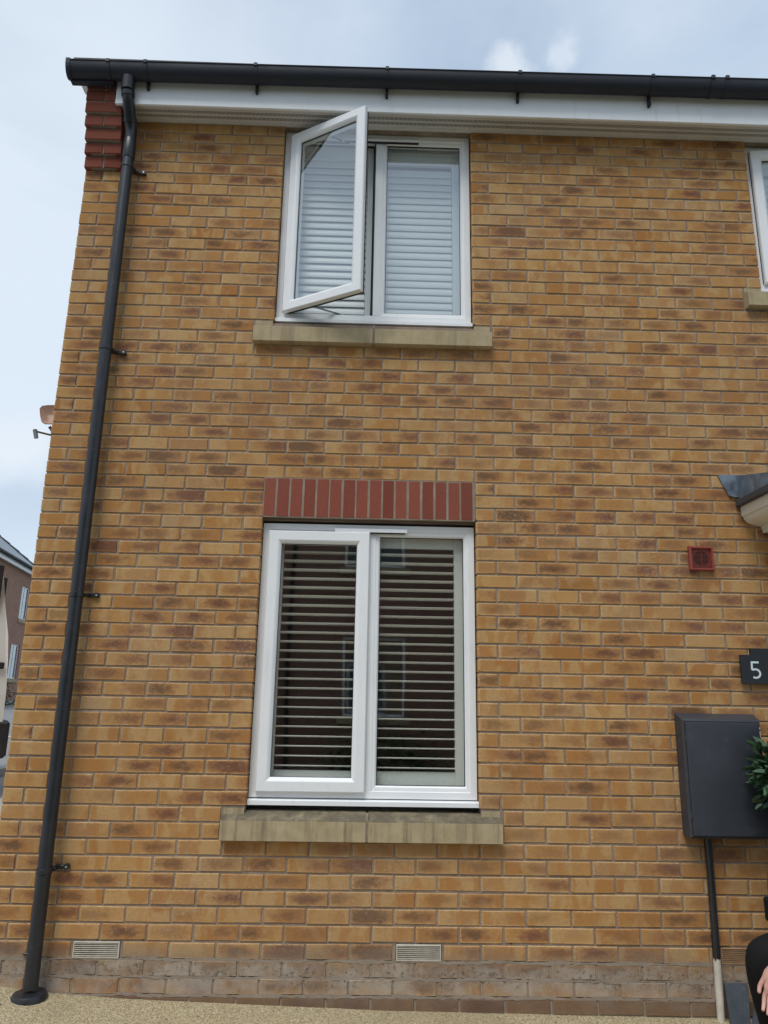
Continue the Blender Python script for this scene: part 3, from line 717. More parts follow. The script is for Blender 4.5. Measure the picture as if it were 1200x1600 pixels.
# ------------------------------------------------------------------ windows
def window(x0, x1, zb, zt, mull, sash_open, glass=MAT['glass'], hinge_off=0.040, vent_up=False, vent_x=None, root=None):
    w = MB()
    yf = 0.048
    w.frame(x0 + .004, x1 - .004, zb, zt, [(0, yf), (0.034, yf), (0.040, yf + .008), (0.040, yf + .052), (0, yf + .052)])
    # mullion
    w.box(mull - 0.026, mull + 0.026, yf + .002, yf + .05, zb + .036, zt - .036, .003)
    win = w.build('window', MAT['pvc'], house)
    # projecting cill under the frame
    c_ = MB(); c_.prism([(yf - .030, zb - .034), (yf + .05, zb - .034), (yf + .05, zb - .003), (yf - .022, zb - .007), (yf - .030, zb - .012)], 'x', x0 - .002 + .004, x1 + .001)
    c_.build('cill', MAT['pvc'], win)
    # fixed light: bead and pane
    fx0, fx1, fz0, fz1 = mull + 0.018, x1 - .034, zb + .034, zt - .034
    bd = MB(); bd.frame(fx0, fx1, fz0, fz1, [(0, yf + .004), (0.022, yf + .007), (0.030, yf + .018), (0.030, yf + .045), (0, yf + .045)])
    bd.build('glazing_bead', MAT['pvc'], win)
    gk = MB(); gk.frame(fx0 + .029, fx1 - .029, fz0 + .029, fz1 - .029, [(0, yf + .017), (0.004, yf + .020), (0.004, yf + .03), (0, yf + .03)])
    gk.build('gasket', MAT['rubber'], win)
    p = MB(); p.add([(fx0 + .03, yf + .021, fz0 + .03), (fx1 - .03, yf + .021, fz0 + .03), (fx1 - .03, yf + .021, fz1 - .03), (fx0 + .03, yf + .021, fz1 - .03)], [(0, 1, 2, 3)])
    p.build('pane', glass, win, fix=False)
    # casement, built closed in its own frame with the hinge at the origin
    hx = x0 + hinge_off; sw = mull - (0.025 if sash_open > 0.3 else 0.012) - hx; sz0, sz1 = zb + .030, zt - .046
    sash_root_loc = Vector((hx, yf - .030, 0))
    def loc(mb): 
        return mb
    s_ = MB(); s_.frame(0, sw, sz0, sz1, [(0, 0.006), (0.005, 0), (0.052, 0.0), (0.060, 0.004), (0.070, 0.014), (0.072, 0.020), (0.072, 0.060), (0.012, 0.060), (0.012, 0.030), (0, 0.030)])
    sash = s_.build('sash', MAT['pvc'], win, rel=(0, 0, 0))
    g1 = MB(); g1.frame(0.070, sw - .070, sz0 + .070, sz1 - .070, [(0, 0.019), (0.004, 0.022), (0.004, .034), (0, .034)]); gask = g1.build('gasket', MAT['rubber'], win, rel=(0, 0, 0))
    g2 = MB(); g2.add([(0.072, 0.024, sz0 + .072), (sw - .072, 0.024, sz0 + .072), (sw - .072, 0.024, sz1 - .072), (0.072, 0.024, sz1 - .072)], [(0, 1, 2, 3)])
    pane = g2.build('pane', glass, win, rel=(0, 0, 0), fix=False)
    seal = MB(); seal.frame(0.008, sw - .008, sz0 + .008, sz1 - .008, [(0, .0315), (0.006, .0315), (0.006, .058), (0, .058)]); seal = seal.build('weather_seal', MAT['rubber'], win, rel=(0, 0, 0))
    parts = [sash, gask, pane, seal]
    h = MB(); h.box(sw - .045, sw - .028, .060, .078, (sz0 + sz1) / 2 - .03, (sz0 + sz1) / 2 + .03, .004); h.box(sw - .044, sw - .030, .076, .090, (sz0 + sz1) / 2 - .10, (sz0 + sz1) / 2 + .01, .004)
    parts.append(h.build('handle', MAT['pvc'], win, rel=(0, 0, 0)))
    for o in parts:
        o.location = sash_root_loc - WL[house.name]; o.rotation_euler = (0, 0, -sash_open)
    if sash_open > 0.1:
        # dark lining of the open rebate and the friction stays
        rb = MB(); rb.box(mull - .034, mull - .0265, yf + .008, yf + .045, zb + .045, zt - .045); rb.build('weather_seal', MAT['rubber'], win)
        ca, sa = math.cos(sash_open), math.sin(sash_open)
        for zz in (zb + .046, zt - .050):
            st = MB()
            p0 = Vector((hx + .03, yf + .02, zz)); p1 = Vector((hx + 0.20 * ca, yf - .03 - .20 * sa + .05, zz)); p2 = Vector((hx + .36, yf + .020, zz))
            for a, c2 in ((p0, p1), (p1, p2)):
                d = (c2 - a).normalized(); n_ = Vector((-d.y, d.x, 0)) * .007
                v = [a + n_, a - n_, c2 - n_, c2 + n_]; v = v + [q + Vector((0, 0, .004)) for q in v]
                st.add(v, [(0, 1, 2, 3), (4, 5, 6, 7), (0, 1, 5, 4), (1, 2, 6, 5), (2, 3, 7, 6), (3, 0, 4, 7)])
            st.box(hx + .02, hx + .38, yf + .014, yf + .026, zz - .003, zz + .001)
            st.build('friction_stay', MAT['metal'], win)
    if vent_x:
        v = MB(); va, vb, vz = vent_x
        v.prism([(yf - .020, vz), (yf + .001, vz), (yf + .001, vz + .022), (yf - .014, vz + .022), (yf - .020, vz + .016)], 'x', va, vb)
        v.build('trickle_vent', MAT['pvc'], win)
        v = MB(); v.box(va + .012, vb - .012, yf - .017, yf - .001, vz - .005, vz - .0005); v.build('vent_slot', MAT['rubber'], win)
    return win
win_low = window(1.245, 2.452, 0.738, 2.207, 1.866, 0.0, vent_x=(1.655, 2.065, 2.163))
win_up = window(1.245, 2.452, 3.496, 4.843, 1.866, R(30), vent_x=(1.62, 2.13, 4.782))
win_r = window(4.266, 5.468, 3.790, 4.843, 4.88, R(7), vent_x=(4.6, 5.1, 4.79))

# rooms behind the windows
def room(x0, x1, z0, z1, ox0, ox1, oz0, oz1, yb):
    b = MB()
    ya, yb0 = 0.100, 0.30
    def q(*p): b.add(p, [(0, 1, 2, 3)])
    # inner reveals
    q((ox0, ya, oz0), (ox0, yb0, oz0), (ox0, yb0, oz1), (ox0, ya, oz1)); q((ox1, ya, oz0), (ox1, yb0, oz0), (ox1, yb0, oz1), (ox1, ya, oz1))
    q((ox0, ya, oz0), (ox1, ya, oz0), (ox1, yb0, oz0), (ox0, yb0, oz0)); q((ox0, ya, oz1), (ox1, ya, oz1), (ox1, yb0, oz1), (ox0, yb0, oz1))
    # box with a hole in its front
    q((x0, yb0, z0), (ox0, yb0, z0), (ox0, yb0, z1), (x0, yb0, z1)); q((ox1, yb0, z0), (x1, yb0, z0), (x1, yb0, z1), (ox1, yb0, z1))
    q((ox0, yb0, z0), (ox1, yb0, z0), (ox1, yb0, oz0), (ox0, yb0, oz0)); q((ox0, yb0, oz1), (ox1, yb0, oz1), (ox1, yb0, z1), (ox0, yb0, z1))
    q((x0, yb, z0), (x1, yb, z0), (x1, yb, z1), (x0, yb, z1)); q((x0, yb0, z0), (x0, yb, z0), (x0, yb, z1), (x0, yb0, z1)); q((x1, yb0, z0), (x1, yb, z0), (x1, yb, z1), (x1, yb0, z1))
    q((x0, yb0, z0), (x1, yb0, z0), (x1, yb, z0), (x0, yb, z0)); q((x0, yb0, z1), (x1, yb0, z1), (x1, yb, z1), (x0, yb, z1))
    return b.build('room_lining', MAT['room'], house, fix=False)
room(0.35, 3.9, -0.1, 2.35, 1.252, 2.446, 0.72, 2.20, 3.8)
room(0.35, 3.9, 2.6, 4.95, 1.252, 2.446, 3.48, 4.84, 3.8)
room(4.0, 8.2, 2.6, 4.95, 4.27, 5.464, 3.78, 4.84, 3.8)

# ------------------------------------------------------------------ plantation shutters
LV = {}
def louvre_mesh(w, m_):
    k = (round(w, 3), m_.name)
    if k not in LV:
        b = MB(); prof = [(0.0315 * math.cos(a), 0.0042 * math.sin(a)) for a in [2 * math.pi * i / 10 for i in range(10)]]
        b.prism(prof, 'x', 0, w, True)
        o = b.build('louvre', m_, sharp=70); me = o.data; bpy.data.objects.remove(o); LV[k] = me
    return LV[k]
def shutter(x0, x1, z0, z1, st_l, st_r, zl0, zl1, tilt, m_, label, phase, yc=0.130, group='plantation shutters behind the windows'):
    t_ = thing('plantation_shutter', ((x0 + x1) / 2, yc, z0), label, 'shutter', group)
    for a, c_, nm in ((x0, st_l, 'stile'), (st_r, x1, 'stile')):
        b = MB(); b.box(a, c_, yc - .014, yc + .014, z0, z1, .002); b.build(nm, m_, t_)
    for a, c_ in ((z0, zl0), (zl1, z1)):
        b = MB(); b.box(st_l + .0005, st_r - .0005, yc - .0125, yc + .0125, a, c_, .002); b.build('rail', m_, t_)
    z = phase
    me = louvre_mesh(st_r - st_l - .004, m_)
    while z < zl1 - .012:
        if z > zl0 + .008:
            o = bpy.data.objects.new('louvre', me); COL.objects.link(o); o.parent = t_
            o.location = Vector((st_l + .002, yc, z)) - WL[t_.name]; o.rotation_euler = (tilt + rng.uniform(-.012, .012), 0, 0)
        z += 0.0507
    return t_
PH = 0.8927 - .003
shutter(1.302, 1.852, 0.775, 2.185, 1.362, 1.80, 0.868, 2.115, R(-6), MAT['shutter_warm'], 'open-slatted shutter behind the left casement of the lower window', PH)
shutter(1.856, 2.412, 0.775, 2.185, 1.903, 2.341, 0.868, 2.090, R(-6), MAT['shutter_warm'], 'open-slatted shutter behind the right pane of the lower window', PH - .004)
shutter(1.290, 1.826, 3.525, 4.80, 1.335, 1.790, 3.553, 4.700, R(75), MAT['shutter'], 'almost closed shutter behind the open casement upstairs', 3.6074)
shutter(1.856, 2.412, 3.525, 4.80, 1.903, 2.343, 3.553, 4.680, R(79), MAT['shutter'], 'almost closed shutter behind the fixed right pane upstairs', 3.6074)
shutter(4.33, 5.42, 3.83, 4.80, 4.39, 5.36, 3.90, 4.70, R(79), MAT['shutter'], 'closed shutter in the upstairs window cut by the right edge', 3.93)

# ------------------------------------------------------------------ eaves
e = MB(); e.box(0.196, HX1 + .1, -0.158, -0.140, 4.838, 5.03, .003); e.build('fascia', MAT['pvc'], house)
e = MB(); e.box(0.196, HX1 + .1, -0.1395, 0.09, 4.8475, 4.857)
for y in (-.122, -.024): e.box(0.24, HX1, y - .0015, y + .0015, 4.8445, 4.8474)
e.build('soffit', MAT['soffit'], house)
e = MB()
for y0 in (-.108, -.068): e.box(0.30, HX1 - .1, y0, y0 + .022, 4.8462, 4.8473)
e.build('vent_strip', MAT['slotdark'], house)
e = MB()
for y0 in (-.108, -.068):
    x = 0.30
    while x < 6.4:
        e.add([(x, y0 - .001, 4.8448), (x + .0042, y0 - .001, 4.8448), (x + .0042, y0 + .023, 4.8448), (x, y0 + .023, 4.8448), (x, y0 - .001, 4.8461), (x + .0042, y0 - .001, 4.8461), (x + .0042, y0 + .023, 4.8461), (x, y0 + .023, 4.8461)],
              [(0, 1, 2, 3), (0, 4, 5, 1), (1, 5, 6, 2), (2, 6, 7, 3), (3, 7, 4, 0)])
        x += 0.0083
e.build('vent_bar', MAT['soffit'], house, 'stuff', fix=False)
# box end above the corbel
e = MB(); e.box(-0.040, -0.004, -0.158, -0.06, 4.985, 5.04, .003); e.build('box_end', MAT['pvc'], house)
e = MB(); e.box(-0.080, 0.185, -0.200, -0.1595, 4.955, 5.05, .003); e.build('verge_cap', MAT['gutter'], house)

GX0, GX1 = -0.085, HX1 + .12
def gz(x): return 5.050 + 0.0075 * x
def gprof(sc_=1.0, thick=0.003):
    pts = []
    for i in range(13):
        a = math.pi + math.pi * i / 12
        pts.append((-0.212 + 0.056 * math.cos(a) * sc_, 0.085 * math.sin(a) * sc_))
    return pts
def gutter_piece(x0, x1, sc_, lip=True, name='gutter', parent=None, m_=None):
    b = MB(); po = gprof(sc_); pi_ = [(y * 0 + (-0.212 + (y + 0.212) * .93), z * .95 + .0) for y, z in po]
    prof = po + pi_[::-1]
    n = len(prof); xs = [x0, x1] if x1 - x0 < 1 else lin(x0, x1, 8)
    v = [(x, y, gz(x) + z) for x in xs for y, z in prof]
    b.add(v, [(k * n + i, k * n + (i + 1) % n, (k + 1) * n + (i + 1) % n, (k + 1) * n + i) for k in range(len(xs) - 1) for i in range(n)], True)
    b.f += [tuple(range(n))[::-1], tuple((len(xs) - 1) * n + i for i in range(n))]; b.sm += [False, False]; b.bk += [None, None]; b.uv += [None, None]
    if lip:
        b.tube([(x0, -.268, gz(x0) + .001), (x1, -.268, gz(x1) + .001)], .0045, 8)
    return b.build(name, m_ or MAT['gutter'], parent or house, sharp=50)
gut = gutter_piece(GX0, GX1, 1.0)
# stop end
b = MB(); pr_ = gprof(1.06) + [(-0.153, .012), (-0.271, .012)]
b.prism([(y, gz(GX0) + z) for y, z in pr_], 'x', GX0 - .006, GX0 + .020); b.build('stop_end', MAT['gutter'], gut)
for x in (0.166, 0.397, 1.079, 1.899, 2.732, 3.574, 4.40, 5.22, 6.04, 6.9, 7.7):
    o = gutter_piece(x - .011, x + .011, 1.06, False, 'gutter_bracket', gut)
    b = MB(); b.box(x - .011, x + .011, -.276, -.262, gz(x) - .012, gz(x) + .012, .002); b.build('bracket_lip', MAT['gutter'], gut); b = MB(); b.box(x - .008, x + .008, -.185, -.158, 4.935, gz(x), .002); b.build('bracket_arm', MAT['gutter'], gut)
for x in (3.955, 4.045):
    gutter_piece(x - .013, x + .013, 1.08, False, 'gutter_union', gut)
    b = MB(); b.box(x - .012, x + .012, -.279, -.262, gz(x) - .012, gz(x) + .015, .002); b.build('union_clip', MAT['gutter'], gut)
gutter_piece(3.955, 4.045, 1.035, False, 'gutter_union', gut)
# roof
roof = MB()
sl = R(35); ry0, rz0 = -0.235, 5.075; run = HY1 / 2 + 0.235
for side in (1, -1):
    rows = 22
    for i in range(rows):
        d0, d1 = run * i / rows, run * (i + 1) / rows + .02
        def P(d, lift):
            y = ry0 + d; z = rz0 + d * math.tan(sl) + lift
            return (y if side == 1 else HY1 - y, z)
        p = [P(d0, .0), P(d0, .024), P(d1, .006), P(d1, -.01)]
        roof.prism(p, 'x', -.06, HX1 + .16)
roof.build('roof', MAT['rooftile'], house)
rt = MB(); rz = rz0 + run * math.tan(sl)
rt.tube([(-.07, HY1 / 2, rz + .0), (HX1 + .17, HY1 / 2, rz + .0)], .11, 12); rt.build('ridge', MAT['rooftile'], house)
for s_ in (0, 1):
    b = MB(); 
    for sd_ in (1, -1):
        ya = ry0 if sd_ == 1 else HY1 - ry0
        v = [(-.075, ya + .05 * sd_, rz0 - .06), (-.075, HY1 / 2, rz - .10), (-.075, HY1 / 2, rz + .02), (-.075, ya + .05 * sd_, rz0 + .05)]
        if s_: v = [(HX1 + .165, y, z) for _, y, z in v]
        v2 = [(x + .015, y, z) for x, y, z in v]
        b.add(v + v2, [(0, 1, 2, 3), (4, 5, 6, 7), (0, 1, 5, 4), (1, 2, 6, 5), (2, 3, 7, 6), (3, 0, 4, 7)])
    b.build('bargeboard', MAT['gutter'], house)

# air bricks let into the lowest clean course
for k, (x0, x1, n) in enumerate(AIR):
    m_ = MAT['airbrick2'] if k == 2 else MAT['airbrick']
    z0, z1 = CZ[62] + .003, CZ[61] - .003
    a = MB(); a.frame(x0 + .001, x1 - .001, z0, z1, [(0, -.003), (0.005, -.004), (0.006, .02), (0, .02)])
    ab = a.build('air_brick', m_, house)
    a = MB(); a.box(x0 + .004, x1 - .004, .012, .03, z0 + .003, z1 - .003); a.build('vent_shadow', MAT['slotdark'], ab)
    for i in range(7):
        z = z0 + .006 + (z1 - z0 - .012) * (i + .5) / 7
        a = MB(); a.box(x0 + .005, x1 - .005, -.0015, .012, z - .0017, z + .0017); a.build('slat', m_, ab)

# door canopy at the right edge
can = MB(); can.box(3.958, 5.72, -0.62, -0.002, 2.352, 2.392, .004)
can = can.build('door_canopy', MAT['rooftile'], house)
m2 = MB()
prof = [(3.985, 2.295), (3.985, 2.3515), (5.69, 2.3515), (5.69, 2.20), (4.098, 2.20), (4.098, 2.222), (4.092, 2.222), (4.092, 2.238), (4.076, 2.240)]
prof += [(4.076 - 0.082 * math.sin(a) , 2.243 + 0.05 * (1 - math.cos(a))) for a in [math.pi / 2 * i / 8 for i in range(1, 9)]]
m2.prism(prof, 'y', -0.59, -0.003, False); m2.build('moulding', MAT['cream'], can)
# sloping lead-covered top and its flashing dressed on the wall
m2 = MB(); m2.prism([(-0.62, 2.3925), (-0.003, 2.3925), (-0.003, 2.535), (-0.02, 2.535)], 'x', 3.975, 5.70); m2.build('canopy_top', MAT['lead'], can)
m2 = MB(); nx = 14
fl = []
for i in range(nx + 1):
    x = 3.866 + (5.8 - 3.866) * i / nx
    fl.append((x, 2.541 + 0.003 * math.sin(i * 1.7)))
poly = fl + [(5.75, 2.42), (3.985, 2.412), (3.955, 2.408), (3.921, 2.419)]
v = [(x, -0.012 - .004 * math.sin(x * 40), z) for x, z in poly] + [(x, -.0005, z) for x, z in poly]; n_ = len(poly)
m2.add(v, [tuple(range(n_)), tuple(range(n_, 2 * n_))[::-1]] + [(i, (i + 1) % n_, n_ + (i + 1) % n_, n_ + i) for i in range(n_)]); m2.build('flashing', MAT['lead'], can)
# door with its surround, just outside the frame
ds = MB(); ds.box(4.125, 4.325, -0.05, -0.002, -.12, 2.198, .006); pil = ds.build('door_surround', MAT['cream'], house)
ds = MB(); ds.box(5.335, 5.535, -0.05, -0.002, -.12, 2.198, .006); ds.box(4.3255, 5.3345, -0.045, -0.002, 1.905, 2.198, .006); ds.build('door_surround', MAT['cream'], house)
dr = MB(); dr.box(4.34, 5.32, 0.05, 0.095, -0.09, 1.895, .004)
for zz in ((0.05, 0.75), (0.90, 1.75)):
    for xx in ((4.46, 4.80), (4.86, 5.20)): dr.box(xx[0], xx[1], 0.040, 0.0495, zz[0], zz[1], .004)
dr = dr.build('door', MAT['slate'], house)
hd = MB(); hd.tube([(4.44, .02, .86), (4.54, .02, .86)], .009, 8); hd.build('handle', MAT['screw'], dr)
st = MB(); st.box(4.17, 5.6, -0.45, -0.003, -.27, -.13, .006); st.build('door_step', MAT['slate'], house)

# ------------------------------------------------------------------ downpipe
dp = thing('downpipe', (0.287, -0.08, -0.15), 'black rainwater downpipe at the left corner of the brick wall', 'downpipe')
b = MB(); b.tube([(0.287, -.075, z) for z in (-0.115, 0.6, 1.305)], .0342, 24); b.build('pipe', MAT['black'], dp)
b = MB(); b.tube([(0.287, -.075, z) for z in (1.3055, 3.0, 4.52)], .0342, 24); b.build('pipe', MAT['black'], dp)
b = MB(); b.tube([(0.287, -.075, z) for z in (4.50, 4.508, 4.63, 4.638)], [.0362, .039, .039, .0362], 24); b.build('collar', MAT['black'], dp)
b = MB(); b.tube([(0.287, -.075, 4.628), (0.2868, -.0755, 4.68), (0.2866, -.085, 4.715), (0.286, -.105, 4.748)], .0362, 24)
b.tube([(0.286, -.103, 4.744), (0.2855, -.118, 4.768)], .0405, 24); b.build('elbow', MAT['black'], dp)
b = MB(); b.tube([(0.286, -.115, 4.764), (0.285, -.172, 4.842), (0.2845, -.187, 4.868), (0.284, -.192, 4.90), (0.284, -.192, 4.955)], .0355, 24)
b.tube([(0.2845, -.186, 4.866), (0.284, -.192, 4.893)], .0405, 24); b.build('elbow', MAT['black'], dp)
b = MB(); b.tube([(0.284, -.200, 4.895), (0.284, -.204, 4.98)], [.0395, .044], 24); b.build('outlet', MAT['black'], dp)
for z, dx in ((4.445, 1), (3.205, 1), (1.762, 1), (0.400, 1)):
    b = MB(); b.tube([(0.287, -.075, z - .013), (0.287, -.075, z - .011), (0.287, -.075, z + .011), (0.287, -.075, z + .013)], [.036, .0385, .0385, .036], 24)
    b.box(0.315, 0.372, -.020, -.002, z - .004, z + .016, .004); b.box(0.300, 0.334, -.060, -.008, z - .006, z + .010, .003)
    b.tube([(0.372, -.021, z + .006), (0.372, -.001, z + .006)], .014, 12)
    c_ = b.build('clip', MAT['black'], dp)
    s_ = MB(); s_.tube([(0.372, -.0245, z + .006), (0.372, -.021, z + .006)], .0045, 8); s_.build('screw', MAT['screw'], c_)
b = MB(); b.box(0.205, 0.262, -.018, -.002, 0.008, 0.018, .003); b.build('broken_clip', MAT['black'], dp)
b = MB(); zc_ = zg(0.29, -.08)
b.tube([(0.287, -.078, zc_ - .01), (0.287, -.078, zc_ + .010), (0.287, -.078, zc_ + .024), (0.287, -.078, zc_ + .030), (0.287, -.078, zc_ + .024), (0.287, -.078, zc_ + .018)], [.082, .082, .074, .062, .050, .040], 28, True)
b.build('base_collar', MAT['black'], dp)

# ------------------------------------------------------------------ meter box, its pipe
mb_ = thing('meter_box', (3.715, -.05, .58), 'dark charcoal plastic meter box on the brick wall near the right edge', 'meter box')
b = MB()
v = [(3.507, -.001, .592), (3.935, -.001, .592), (3.935, -.001, 1.199), (3.507, -.001, 1.199),
     (3.507, -.088, .588), (3.922, -.088, .588), (3.922, -.088, 1.172), (3.507, -.088, 1.172),
     (3.514, -.098, .597), (3.914, -.098, .597), (3.914, -.098, 1.163), (3.514, -.098, 1.163)]
b.add(v, [(0, 1, 2, 3)] + [(k, (k + 1) % 4, 4 + (k + 1) % 4, 4 + k) for k in range(4)] + [(4 + k, 4 + (k + 1) % 4, 8 + (k + 1) % 4, 8 + k) for k in range(4)] + [(8, 9, 10, 11)])
b.build('box_body', MAT['meter'], mb_)
b = MB(); b.box(3.522, 3.910, -.1035, -.0985, .602, 1.156, .002); b.build('door', MAT['meter'], mb_)
b = MB(); b.frame(3.5170, 3.9140, .5975, 1.1605, [(0, -.1000), (.0048, -.1000), (.0048, -.0984), (0, -.0984)]); b.build('door_gap', MAT['slotdark'], mb_)
for z in (.70, 1.075):
    b = MB(); b.tube([(3.518, -.102, z - .016), (3.518, -.102, z + .016)], .0045, 8); b.build('hinge', MAT['meter'], mb_)
b = MB()
for z, h in ((1.125, .010), (1.085, .03), (1.04, .022)): b.box(3.9105, 3.9135, -.1042, -.0985, z, z + h)
b.build('chipped_edge', MAT['airbrick'], mb_)
pp = thing('service_pipe', (3.618, -.02, -.25), 'thin pipe from the meter box to the ground, black above and white below', 'pipe')
b = MB(); b.tube([(3.624, -.024, .60), (3.624, -.024, .40), (3.622, -.024, .2), (3.620, -.024, .028)], .0185, 16); b.build('painted_length', MAT['black'], pp)
b = MB(); r_ = random.Random(3)
b.tube([(3.620, -.024, .030), (3.618, -.024, -.1), (3.616, -.024, -.27)], .0180, 16)
b.build('bare_length', MAT['paintpipe'], pp)
b = MB()
for k in range(7):
    a = 2 * math.pi * k / 7 + .3; r0 = .0188; h = r_.uniform(.006, .020)
    cx, cy = 3.620, -.024; w_ = .30
    v = [(cx + r0 * math.cos(a + s1), cy + r0 * math.sin(a + s1), z) for s1, z in ((-w_, .031), (w_, .031), (w_ * .6, .031 - h), (-w_ * .5, .031 - h * .7))]
    b.add(v, [(0, 1, 2, 3)])
b.build('paint_drip', MAT['black'], pp, fix=False)

# ------------------------------------------------------------------ extractor vent
ev = thing('extractor_vent', (3.725, 0, 2.04), 'small square red-brown extractor vent grille on the brick wall', 'vent')
b = MB(); b.frame(3.655, 3.794, 1.975, 2.113, [(0, -.001), (0, -.020), (.004, -.026), (.012, -.026), (.015, -.014), (.015, -.001)]); b.build('surround', MAT['redvent'], ev)
b = MB(); b.box(3.669, 3.780, -.0125, -.002, 1.989, 2.099); b.build('backplate', MAT['redvent'], ev)
b = MB(); b.tube([(3.7245, -.0138, 2.044), (3.7245, -.0120, 2.044)], .042, 28); b.build('duct_mouth', MAT['slotdark'], ev)
for i in range(15):
    z = 1.994 + .0072 * i
    b = MB(); b.box(3.670, 3.779, -.0160, -.0139, z, z + .0015); b.build('grille_bar', MAT['redvent'], ev)
b = MB(); b.box(3.7235, 3.7255, -.0185, -.0166, 1.99, 2.098); b.build('grille_rib', MAT['redvent'], ev)

# ------------------------------------------------------------------ house number
sg = thing('house_number_sign', (4.0, -.02, 1.35), 'layered black house number plaque reading 5 at the right edge', 'sign')
b = MB(); b.box(3.948, 4.17, -.022, -.004, 1.385, 1.549, .001); b.build('back_plate', MAT['sign'], sg)
b = MB(); b.box(3.880, 4.105, -.036, -.0225, 1.357, 1.512, .001); b.build('front_plate', MAT['sign'], sg)
cu = bpy.data.curves.new('five', 'CURVE'); cu.dimensions = '3D'
# the figure 5 as a bent flat strip with even stroke
def five(cx, cz, h, y):
    w = h * .56; pts = [(cx + w * .42, cz + h / 2), (cx - w * .40, cz + h / 2), (cx - w * .44, cz + h * .055)]
    r = h * .275; ox, oz = cx - w * .06, cz - h / 2 + r
    arc = [(ox + r * 1.12 * math.cos(a), oz + r * math.sin(a)) for a in [math.radians(118 - k * 13.5) for k in range(19)]]
    pts += arc
    return pts
pts = five(3.9585, 1.4313, 0.082, 0); hw = .0050
b = MB()
for i in range(len(pts)):
    pass
import itertools
L_, R_ = [], []
for i, p in enumerate(pts):
    a = Vector(pts[max(i - 1, 0)]); c_ = Vector(pts[min(i + 1, len(pts) - 1)]); q = Vector(p)
    d1 = (q - a).normalized() if i else (c_ - q).normalized(); d2 = (c_ - q).normalized() if i < len(pts) - 1 else d1
    t_ = (d1 + d2).normalized(); n_ = Vector((-t_.y, t_.x)); k = hw / max(.5, n_.dot(Vector((-d1.y, d1.x))))
    L_.append(q + n_ * k); R_.append(q - n_ * k)
n5 = len(pts)
v = [(p.x, -.0375, p.y) for p in L_] + [(p.x, -.0375, p.y) for p in R_] + [(p.x, -.0355, p.y) for p in L_] + [(p.x, -.0355, p.y) for p in R_]
f = []
for i in range(n5 - 1):
    f += [(i, i + 1, n5 + i + 1, n5 + i), (i, i + 1, 2 * n5 + i + 1, 2 * n5 + i), (n5 + i, n5 + i + 1, 3 * n5 + i + 1, 3 * n5 + i)]
b.add(v, f); b.build('numeral', MAT['figure'], sg)

# ------------------------------------------------------------------ slate offcuts leaning by the pipe
def slab(poly, yb, yt, th, label):
    z0 = min(p[1] for p in poly); z1 = max(p[1] for p in poly)
    b = MB(); 
    def Y(z): return yb + (yt - yb) * (z - z0) / (z1 - z0)
    v = [(x, Y(z), z) for x, z in poly] + [(x, Y(z) + th, z) for x, z in poly]; n_ = len(poly)
    b.add(v, [tuple(range(n_)), tuple(range(n_, 2 * n_))[::-1]] + [(i, (i + 1) % n_, n_ + (i + 1) % n_, n_ + i) for i in range(n_)])
    o = b.build('slate_slab', MAT['slate']); tag(o, label, 'slab', 'slate slabs propped against the wall')
slab([(3.640, -.255), (3.735, -.255), (3.752, -.16), (3.765, -.088), (3.65, -.086)], -.075, -.020, .012, 'blue-grey slate slab propped on the wall right beside the white pipe')
slab([(3.73, -.256), (3.90, -.256), (3.90, -.135), (3.80, -.13)], -.095, -.040, .012, 'blue-grey slate slab half hidden behind the seated person')

# loose grit and crumbs of mortar gathered along the foot of the wall
gr = MB(); rg = random.Random(21)
for k in range(520):
    x = rg.uniform(-.3, 3.6); y = -abs(rg.gauss(0, .05)) - .004 if k % 3 else rg.uniform(-.9, -.01)
    r0 = rg.uniform(.0015, .0042) if k % 9 else rg.uniform(.004, .008); z = zg(x, y) + r0 * .35
    v = [(x + r0 * rg.uniform(.7, 1.3) * dx, y + r0 * rg.uniform(.7, 1.3) * dy, z + r0 * rg.uniform(.5, .9) * dz) for dx, dy, dz in ((1, 0, 0), (0, 1, 0), (-1, 0, 0), (0, -1, 0), (0, 0, 1), (0, 0, -1))]
    gr.add(v, [(0, 1, 4), (1, 2, 4), (2, 3, 4), (3, 0, 4), (1, 0, 5), (2, 1, 5), (3, 2, 5), (0, 3, 5)])
o = gr.build('loose_grit', MAT['grit'], None, 'stuff', fix=False); tag(o, 'loose grit and mortar crumbs along the foot of the brick wall', 'grit')
# ------------------------------------------------------------------ laurel shrub in a pot
def leaf_obj_mesh(name, L_, W_, m_):
    me = bpy.data.meshes.new(name)
    v = [(0, 0, 0), (W_ * .35, L_ * .25, .004), (W_ * .5, L_ * .5, .003), (W_ * .3, L_ * .78, -.002), (0, L_, -.008), (-W_ * .3, L_ * .78, -.002), (-W_ * .5, L_ * .5, .003), (-W_ * .35, L_ * .25, .004), (0, L_ * .5, -.003)]
    me.from_pydata(v, [], [(8, (i), (i + 1) % 8) for i in range(8)]); me.materials.append(m_)
    return me
pl = thing('potted_laurel', (4.01, -.20, -.25), 'dark green glossy laurel bush beside the meter box at the right edge', 'plant')
b = MB(); b.tube([(4.01, -.20, -.252), (4.01, -.20, -.24), (4.01, -.20, .06), (4.01, -.20, .08), (4.01, -.20, .07)], [.09, .10, .13, .14, .12], 20); b.build('pot', MAT['slate'], pl)
b = MB(); b.tube([(4.01, -.20, .06), (4.015, -.195, .4), (4.0, -.20, .7), (4.0, -.20, .95)], [.014, .012, .011, .006], 8); b.build('stem', MAT['bark'], pl)
lm = [leaf_obj_mesh('leaf', .066, .029, MAT['leaf']), leaf_obj_mesh('leaf', .054, .030, MAT['leaf']), leaf_obj_mesh('leaf', .078, .029, MAT['leaf'])]
r_ = random.Random(11); lst = MB()
lv = []
